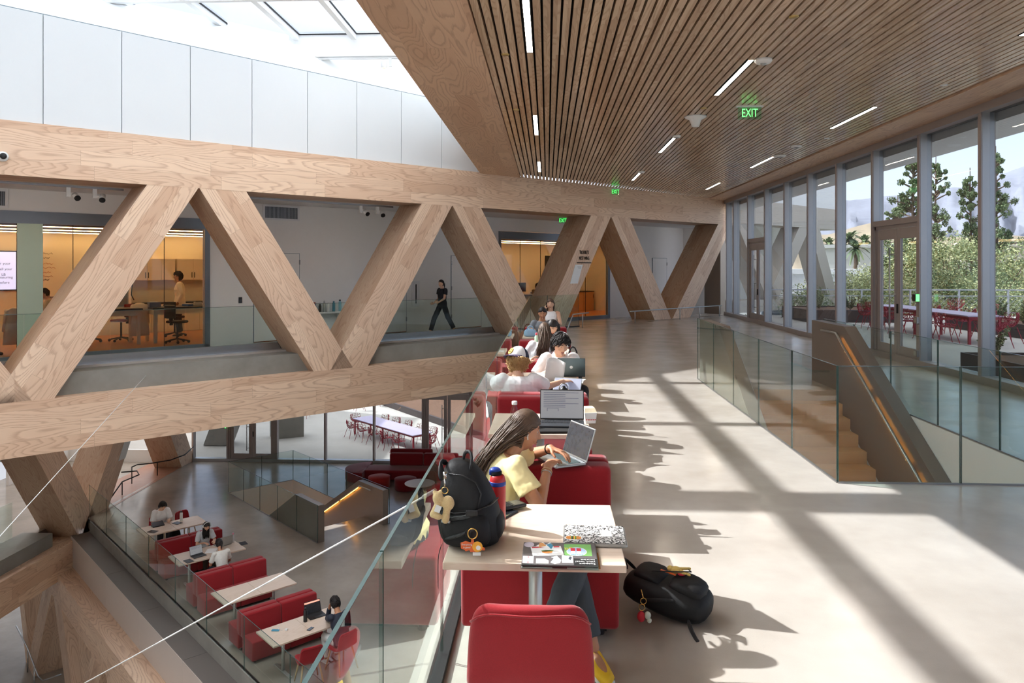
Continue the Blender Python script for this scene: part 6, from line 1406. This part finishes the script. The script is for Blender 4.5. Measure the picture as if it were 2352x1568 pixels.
# second table
bottle('clear plastic water bottle on the second table behind the girl', TR(-.25, 5.72, .745), .032, .21, (214, 222, 222), (236, 238, 236), False, None, None, [(.031, 0), (.032, .01), (.032, .12), (.026, .15), (.014, .185), (.0135, .195)])
t = thing('insulated_bottle', 'dark insulated bottle with a silver loop on its black lid behind the big laptop', 'bottle', (.135, 6.22, .745)); MB().lathe([(.036, 0), (.038, .01), (.038, .165), (.03, .19)], n=24).build('body', 'darkscreen', t, smooth=True); MB().lathe([(.033, .19), (.034, .192), (.034, .225), (.02, .235), (.012, .25)], n=22).build('lid', 'blackplastic', t, smooth=True); MB().tube([(.038*math.cos(a), 0, .215+.055*math.sin(a)) for a in [PI*i/14 for i in range(15)]], .004, 7).build('carry_loop', 'chrome', t, smooth=True)
t = thing('food_box', 'cream takeaway carton with red dots at the table edge', 'box', (.335, 5.98, .745), .15); MB().ext([(-.04, -.05, 0), (.04, -.05, 0), (.05, -.055, .085), (-.05, -.055, .085)], (0, .10, 0)).build('carton', 'paper', t, bevel=.003); MB().ext([(-.05, -.05, .085), (.05, -.05, .085), (.04, -.02, .115), (-.04, -.02, .115)], (0, .1, 0)).build('flaps', col('card', (236, 222, 190)), t)
mb = MB()
for k in range(6): mb.ball((-.035+.014*k, -.054, .03), (.005, .002, .005), 8)
mb.build('dots', 'stred', t)
t = thing('mouse', 'grey mouse at the edge of the second table', 'mouse', (.315, 5.66, .745), .3); MB().ball((0, 0, .012), (.03, .05, .022), 16).build('shell', 'darkscreen', t, smooth=True); MB().box(-.003, .003, .02, .035, .028, .034).build('wheel', 'rubber', t)
t = thing('folded_paper', 'folded cream paper under the takeaway carton', 'paper', (.27, 5.80, .745), .1); rbox(MB(), .10, .13, .003).build('outer_leaf', 'card', t); rbox(MB(), .09, .12, .002, .003, 0, .002, .002).build('inner_leaf', 'paper', t)
# third table and the boys
t = thing('paper_sheet', 'printed sheet held up by the boy in the cap', 'paper', (.07, 7.98, .86), .1); vs = []
for i in range(9):
    for j in range(5): u, v = i/8, j/4; vs.append((-.11+.2*u+.04*v, -.02+.05*math.sin(u*3)+.05*v, -.12+.26*v-.03*u+.02*math.sin(u*4)))
MB().add(vs, [(i*5+j, (i+1)*5+j, (i+1)*5+j+1, i*5+j+1) for i in range(8) for j in range(4)]).build('sheet', 'paper', t, smooth=True).modifiers.new('s', 'SOLIDIFY').thickness = .0012
t = thing('paper_stack', 'loose white sheets hanging over the right edge of the third table', 'paper', (.28, 8.12, .745), -.3); rbox(MB(), .22, .29, .004).build('lower_sheets', 'paper', t, Matrix.Rotation(.2, 4, 'Z')); rbox(MB(), .21, .28, .003, .004).build('upper_sheets', 'paper', t)
t = thing('phone', 'phone lying on the third table by the sheets', 'phone', (.02, 8.2, .745), .3); rbox(MB(), .072, .148, .008).build('body', 'blackplastic', t, bevel=.003); rbox(MB(), .066, .14, .0006, .008).build('screen', 'darkdisp', t)
def soft_bag(label, loc, rot, w, d, h, mat, cat='bag', nm='soft_bag'):
    t = thing(nm, label, cat, loc, rot)
    sub(bag_body([((0, 0, .0), w*.4, d*.4), ((0, 0, .02), w*.5, d*.5), ((0, 0, h*.5), w*.5, d*.5), ((0, 0, h*.9), w*.4, d*.4), ((0, 0, h), w*.15, d*.15)], .1, h*10).build('body', mat, t, smooth=True))
    strap([(-w*.25, -d*.3, h*.85), (-w*.2, -d*.35, h*1.25), (0, -d*.3, h*1.4), (w*.2, -d*.35, h*1.25), (w*.25, -d*.3, h*.85)], .025, 'handle', mat, t, (0, -1, 0), .008); return t
soft_bag('black backpack behind the boy in the polo on the bench', (.30, 9.22, .44), .2, .26, .2, .42, 'nylon', 'backpack', 'backpack')
M['leather'] = plain('brown leather', (122, 74, 46), .5, var=.2)
soft_bag('brown leather handbag on the bench by the girl in grey', (-.38, 14.6, .44), .1, .34, .18, .32, 'leather', 'handbag', 'handbag'); col('paleblue', (150, 186, 216)); soft_bag('pale blue pouch on the farthest table', (-.30, 13.3, .745), 0, .24, .1, .14, 'paleblue', 'pouch', 'pouch')
bottle('mint green bottle with a red lid on the fourth table', TR(-.15, 11.0, .745), .038, .27, (176, 206, 178), (206, 72, 84), False)
t = thing('food_tray', 'black tray with snacks on the fourth table', 'tray', (.0, 10.85, .745), .1); MB().box(-.12, .12, -.08, .08, 0, .03).build('tray', 'blackplastic', t, bevel=.006); mb = MB()
for k in range(9): mb.ball((R.uniform(-.09, .09), R.uniform(-.05, .05), .034), (.02, .015, .012), 8)
mb.build('snacks', 'bun', t, smooth=True)
t = thing('open_book', 'open white notebook on the fourth table', 'notebook', (-.27, 10.86, .745), .1); MB().ext([(-.15, -.1, 0), (-.15, -.1, .012), (-.07, -.1, .02), (0, -.1, .008), (.07, -.1, .02), (.15, -.1, .012), (.15, -.1, 0)], (0, .2, 0)).build('pages', 'paper', t); MB().box(-.155, .155, -.103, .103, -.0, .003).build('cover', 'card', t)
t = PH = thing('phone', 'phone held to the ear of the woman in the tank top', 'phone', T=Matrix.Translation(PHONE[3]+PHONE[1] @ V((.098, .02, -.03))) @ Matrix.Rotation(.25, 4, 'X')); MB().box(-.004, .004, -.035, .035, -.075, .075).build('body', 'blackplastic', t, bevel=.003); MB().box(.004, .0046, -.031, .031, -.07, .07).build('screen', 'darkdisp', t)
# backpack on the floor
FB = Matrix.Translation((.70, 4.33, .105)) @ Matrix.Rotation(-.5, 4, 'Z') @ Matrix.Rotation(PI/2+.12, 4, 'Y')
t = thing('backpack', 'black backpack lying on the floor beside the nearest bench', 'backpack', T=FB)      # local z runs along the bag
sub(bag_body([((0, 0, -.26), .03, .06), ((0, 0, -.24), .07, .12), ((.0, 0, -.1), .095, .15), ((0, .0, .06), .1, .155), ((0, 0, .18), .09, .14), ((0, 0, .235), .06, .1), ((0, 0, .24), .02, .03)], .09, 3).build('body', 'nylon', t, smooth=True))
sub(bag_body([((-.07, .01, .0), .03, .09), ((-.085, .01, .03), .045, .115), ((-.085, 0, .15), .045, .11), ((-.07, 0, .21), .03, .09)], .1, 6).build('front_pocket', 'nylon', t, smooth=True))
sub(bag_body([((-.06, .02, -.22), .03, .08), ((-.075, .02, -.18), .04, .1), ((-.08, .01, -.06), .045, .11), ((-.065, 0, -.02), .03, .09)], .1, 8).build('upper_pocket', 'nylon', t, smooth=True))
strap([(.02, -.15, .16), (.06, -.2, .2), (.085, -.26, .27), (.097, -.36, .42), (.1, -.48, .56)], .028, 'loose_strap', 'nylon2', t, (-1, 0, 0)); strap([(-.02, .1, -.24), (-.08, .08, -.32), (-.12, 0, -.3), (-.08, -.06, -.24)], .03, 'grab_handle', 'nylon', t, (0, 1, 0), .012)
strap([(.02, -.16, -.12), (-.03, -.19, -.02), (-.06, -.165, .1)], .03, 'shoulder_strap', 'nylon', t, (-.3, -1, 0), .012); MB().tube([(-.125, -.06, -.1), (-.15, -.03, .02), (-.155, .03, .1), (-.14, .09, .06), (-.13, .05, -.02)], .0035, 6).build('bungee_cord', 'rubber', t, smooth=True)
MB().box(-.135, -.13, -.03, -.018, -.06, .03).build('zip_pull', 'orange', t)
t = thing('plush_charm', 'small yellow plush charm on the floor backpack', 'key charm', (.735, 4.33, .245)); col('plushy', (226, 196, 112)); MB().ball((0, 0, .0), (.032, .024, .02), 14).capsule((.025, .01, .003), .008, (.085, .02, .0), .007).capsule((.025, -.01, .0), .008, (.07, -.045, -.01), .007).capsule((.0, -.02, 0), .008, (.045, -.04, -.005), .007).ball((-.03, .005, .006), (.018, .017, .016), 10).build('plush_body', 'plushy', t, smooth=True); MB().ball((.03, -.022, -.012), (.025, .02, .012), 12).build('red_shirt', 'stred', t, smooth=True)
t = thing('bauble_charm', 'bunch of red and pale baubles on gold rings hanging from the floor backpack', 'key charm', (.525, 4.12, .10)); MB().ball((-.012, 0, -.03), (.022, .02, .03), 14).build('red_bauble', 'stred', t, smooth=True); MB().ball((.022, -.01, -.018), (.018, .012, .022), 12).ball((.03, -.01, -.045), .014, 10).build('pale_bauble', 'stmint', t, smooth=True)
for z, x in ((.02, -.008), (.055, 0)): MB().tube([(x+.016*math.cos(a), 0, z+.017*math.sin(a)) for a in [2*PI*i/16 for i in range(16)]], .0022, 6, closed=True).build('key_ring', 'gold', t, smooth=True)
MB().tube([(0, 0, .07), (-.01, .02, .11)], .003, 6).build('clip', 'gold', t, smooth=True)
# lower lounge table things
def on_low(q, s_, x=0, y=0): v = rowp(q, s_).translation; return Matrix.Translation((v.x, v.y, LOW+.745))
laptop(on_low(-18.72, 9.35) @ Matrix.Rotation(PI*.75-PI/2+.1, 4, 'Z'), .31, .21, 108, 'laptop with a pale document open on the second lower table', 'darkscreen', 'doc', lines=5)
laptop(on_low(-18.85, 10.4) @ Matrix.Rotation(-PI/4-PI/2+.1, 4, 'Z'), .36, .25, 105, 'grey laptop seen from behind on the second lower table', 'silver', 'darkdisp')
t, L = laptop(on_low(-13.95, 10.25) @ Matrix.Rotation(PI*.75-PI/2-.05, 4, 'Z'), .35, .24, 112, 'black laptop with an orange bar on screen before the man in navy', 'blackplastic', 'darkdisp'); MB().box(-.165, .165, -.225, -.195, -.0022, -.0016).build('orange_bar', 'orangedisp', L)
laptop(on_low(-21.45, 9.3) @ Matrix.Rotation(-PI/4-PI/2, 4, 'Z'), .3, .21, 20, 'half closed dark laptop before the boy in white at the farthest lower table', 'darkscreen')
bottle('white insulated bottle on the farthest lower table', on_low(-21.5, 10.15), .04, .28, (232, 232, 230), (40, 40, 42)); bottle('black water bottle on the nearest lower table', on_low(-13.75, 9.85), .038, .27, (30, 32, 36), (24, 24, 26)); bottle('clear bottle with a pink label on the second lower table', on_low(-18.95, 10.75), .034, .24, (206, 206, 210), (230, 150, 170))
for q, s_, lb, m in ((-21.4, 9.95, 'dark tablet on the farthest lower table', 'blackplastic'), (-21.15, 8.95, 'grey folder at the railing end of the farthest lower table', 'darkscreen'), (-13.4, 9.75, 'phone on the nearest lower table', 'blackplastic'), (-18.7, 10.98, 'dark wallet at the end of the second lower table', 'rubber'), (-18.45, 8.95, 'small black mouse pad on the second lower table', 'blackplastic')):
    t = thing('tablet' if 'tablet' in lb else 'folder' if 'folder' in lb else 'phone' if 'phone' in lb else 'wallet' if 'wallet' in lb else 'pad', lb, lb.split()[1] if 'small' not in lb else 'pad', T=on_low(q, s_) @ Matrix.Rotation(.5+q, 4, 'Z')); a, b = (.075, .15) if 'phone' in lb else (.17, .24); rbox(MB(), a, b, .009).build('body', m, t, bevel=.003); rbox(MB(), a*.92, b*.94, .0006, .009).build('screen' if m == 'blackplastic' else 'top_face', 'darkdisp', t)
t = thing('charger', 'white charger and glasses with a looped cable on the nearest lower table', 'charger', T=on_low(-13.75, 9.1)); MB().box(.1, .15, -.02, .03, 0, .03).build('plug', 'whiteplastic', t, bevel=.006); MB().tube([(.1, 0, .015), (.02, .03, .02), (-.04, .0, .06), (.0, -.04, .02), (.06, -.02, .01)], .003, 6).build('cable', 'whiteplastic', t, smooth=True); rbox(MB(), .15, .06, .02, 0, 0, -.08, -.02).build('glasses_case', 'stteal', t, bevel=.006)
for q, s_, lb, tx in ((-18.75, 9.85, 'white sheets between the two students at the second lower table', .2),):
    t = thing('paper_sheet', lb, 'paper', T=on_low(q, s_) @ Matrix.Rotation(tx, 4, 'Z')); rbox(MB(), .22, .29, .002).build('sheet', 'paper', t); rbox(MB(), .2, .27, .002, .002, 0, .03, .02).build('sheet', 'paper', t)
soft_bag('black backpack on the floor by the farthest lower table', rowp(-21.95, 10.15).translation+V((0, 0, 0)), .4, .28, .2, .42, 'nylon', 'backpack', 'backpack')
# ------------------------------------------------------------------ daylight, camera
w = bpy.data.worlds.new('sky'); SC.world = w; w.use_nodes = True
nt = w.node_tree; nt.nodes.clear()
def wn(kind, **kw):
    nd = nt.nodes.new('ShaderNode'+kind)
    for k, v in kw.items(): setattr(nd, k, v)
    return nd
L_ = nt.links.new
tc = wn('TexCoord'); sp = wn('SeparateXYZ'); L_(tc.outputs['Generated'], sp.inputs[0])
rp_ = wn('ValToRGB'); L_(sp.outputs[2], rp_.inputs[0]); cr = rp_.color_ramp            # clear sky, paler at the horizon, brighter high up
for e_, (p0_, c0_) in zip([cr.elements[0], cr.elements[1]]+[cr.elements.new(.5) for _ in range(4)], [(0, (1.30, 1.42, 1.64)), (1, (2.1, 2.36, 2.74)), (.1, (1.18, 1.32, 1.60)), (.2, (.90, 1.04, 1.34)), (.28, (.36, .46, .64)), (.40, (.44, .54, .72))]): e_.position = p0_; e_.color = (*[x*.5 for x in c0_], 1)
vd = wn('VectorMath', operation='DOT_PRODUCT'); L_(tc.outputs['Generated'], vd.inputs[0]); vd.inputs[1].default_value = V((-1, .38, .94)).normalized()
mx = wn('Math', operation='MAXIMUM'); L_(vd.outputs['Value'], mx.inputs[0]); mx.inputs[1].default_value = 0
pw = wn('Math', operation='POWER'); L_(mx.outputs[0], pw.inputs[0]); pw.inputs[1].default_value = 14
gl_ = wn('VectorMath', operation='SCALE'); gl_.inputs[0].default_value = (4.6, 4.5, 4.3); L_(pw.outputs[0], gl_.inputs['Scale'])
ad_ = wn('VectorMath', operation='ADD'); L_(rp_.outputs[0], ad_.inputs[0]); L_(gl_.outputs[0], ad_.inputs[1])
bg = wn('Background'); bg.inputs['Strength'].default_value = SKY_STRENGTH
ou = wn('OutputWorld'); L_(ad_.outputs[0], bg.inputs[0]); L_(bg.outputs[0], ou.inputs[0])
sl = bpy.data.lights.new('sun', 'SUN'); sl.energy = SUN_STRENGTH; sl.angle = math.radians(.53); sl.color = (1, .985, .955)
so = bpy.data.objects.new('sun', sl); COL.objects.link(so); so.location = (-20, 10, 25)
so.rotation_euler = V((1, -.38, -.94)).to_track_quat('-Z', 'Y').to_euler()
cd = bpy.data.cameras.new('camera'); cd.sensor_width = 36; cd.lens = 36*1719/2352; cd.shift_y = -(784-613)/2352; cd.clip_start = .05; cd.clip_end = 9000
co = bpy.data.objects.new('camera', cd); COL.objects.link(co); co.location = (0, 0, H)
co.rotation_euler = (PI/2, 0, math.atan(81/1719)); SC.camera = co
SC.view_settings.view_transform = 'Standard'; SC.view_settings.look = 'None'; SC.view_settings.gamma = 1; SC.view_settings.use_curve_mapping = False
SC.view_settings.exposure = EXPOSURE
SC.cycles.use_denoising = True
SC.cycles.use_adaptive_sampling = True; SC.cycles.adaptive_threshold = .14; SC.cycles.adaptive_min_samples = 24; SC.cycles.max_bounces = 8; SC.cycles.diffuse_bounces = 4; SC.cycles.glossy_bounces = 4; SC.cycles.transparent_max_bounces = 20; SC.cycles.sample_clamp_indirect = 6
SC.cycles.caustics_reflective = False; SC.cycles.caustics_refractive = False
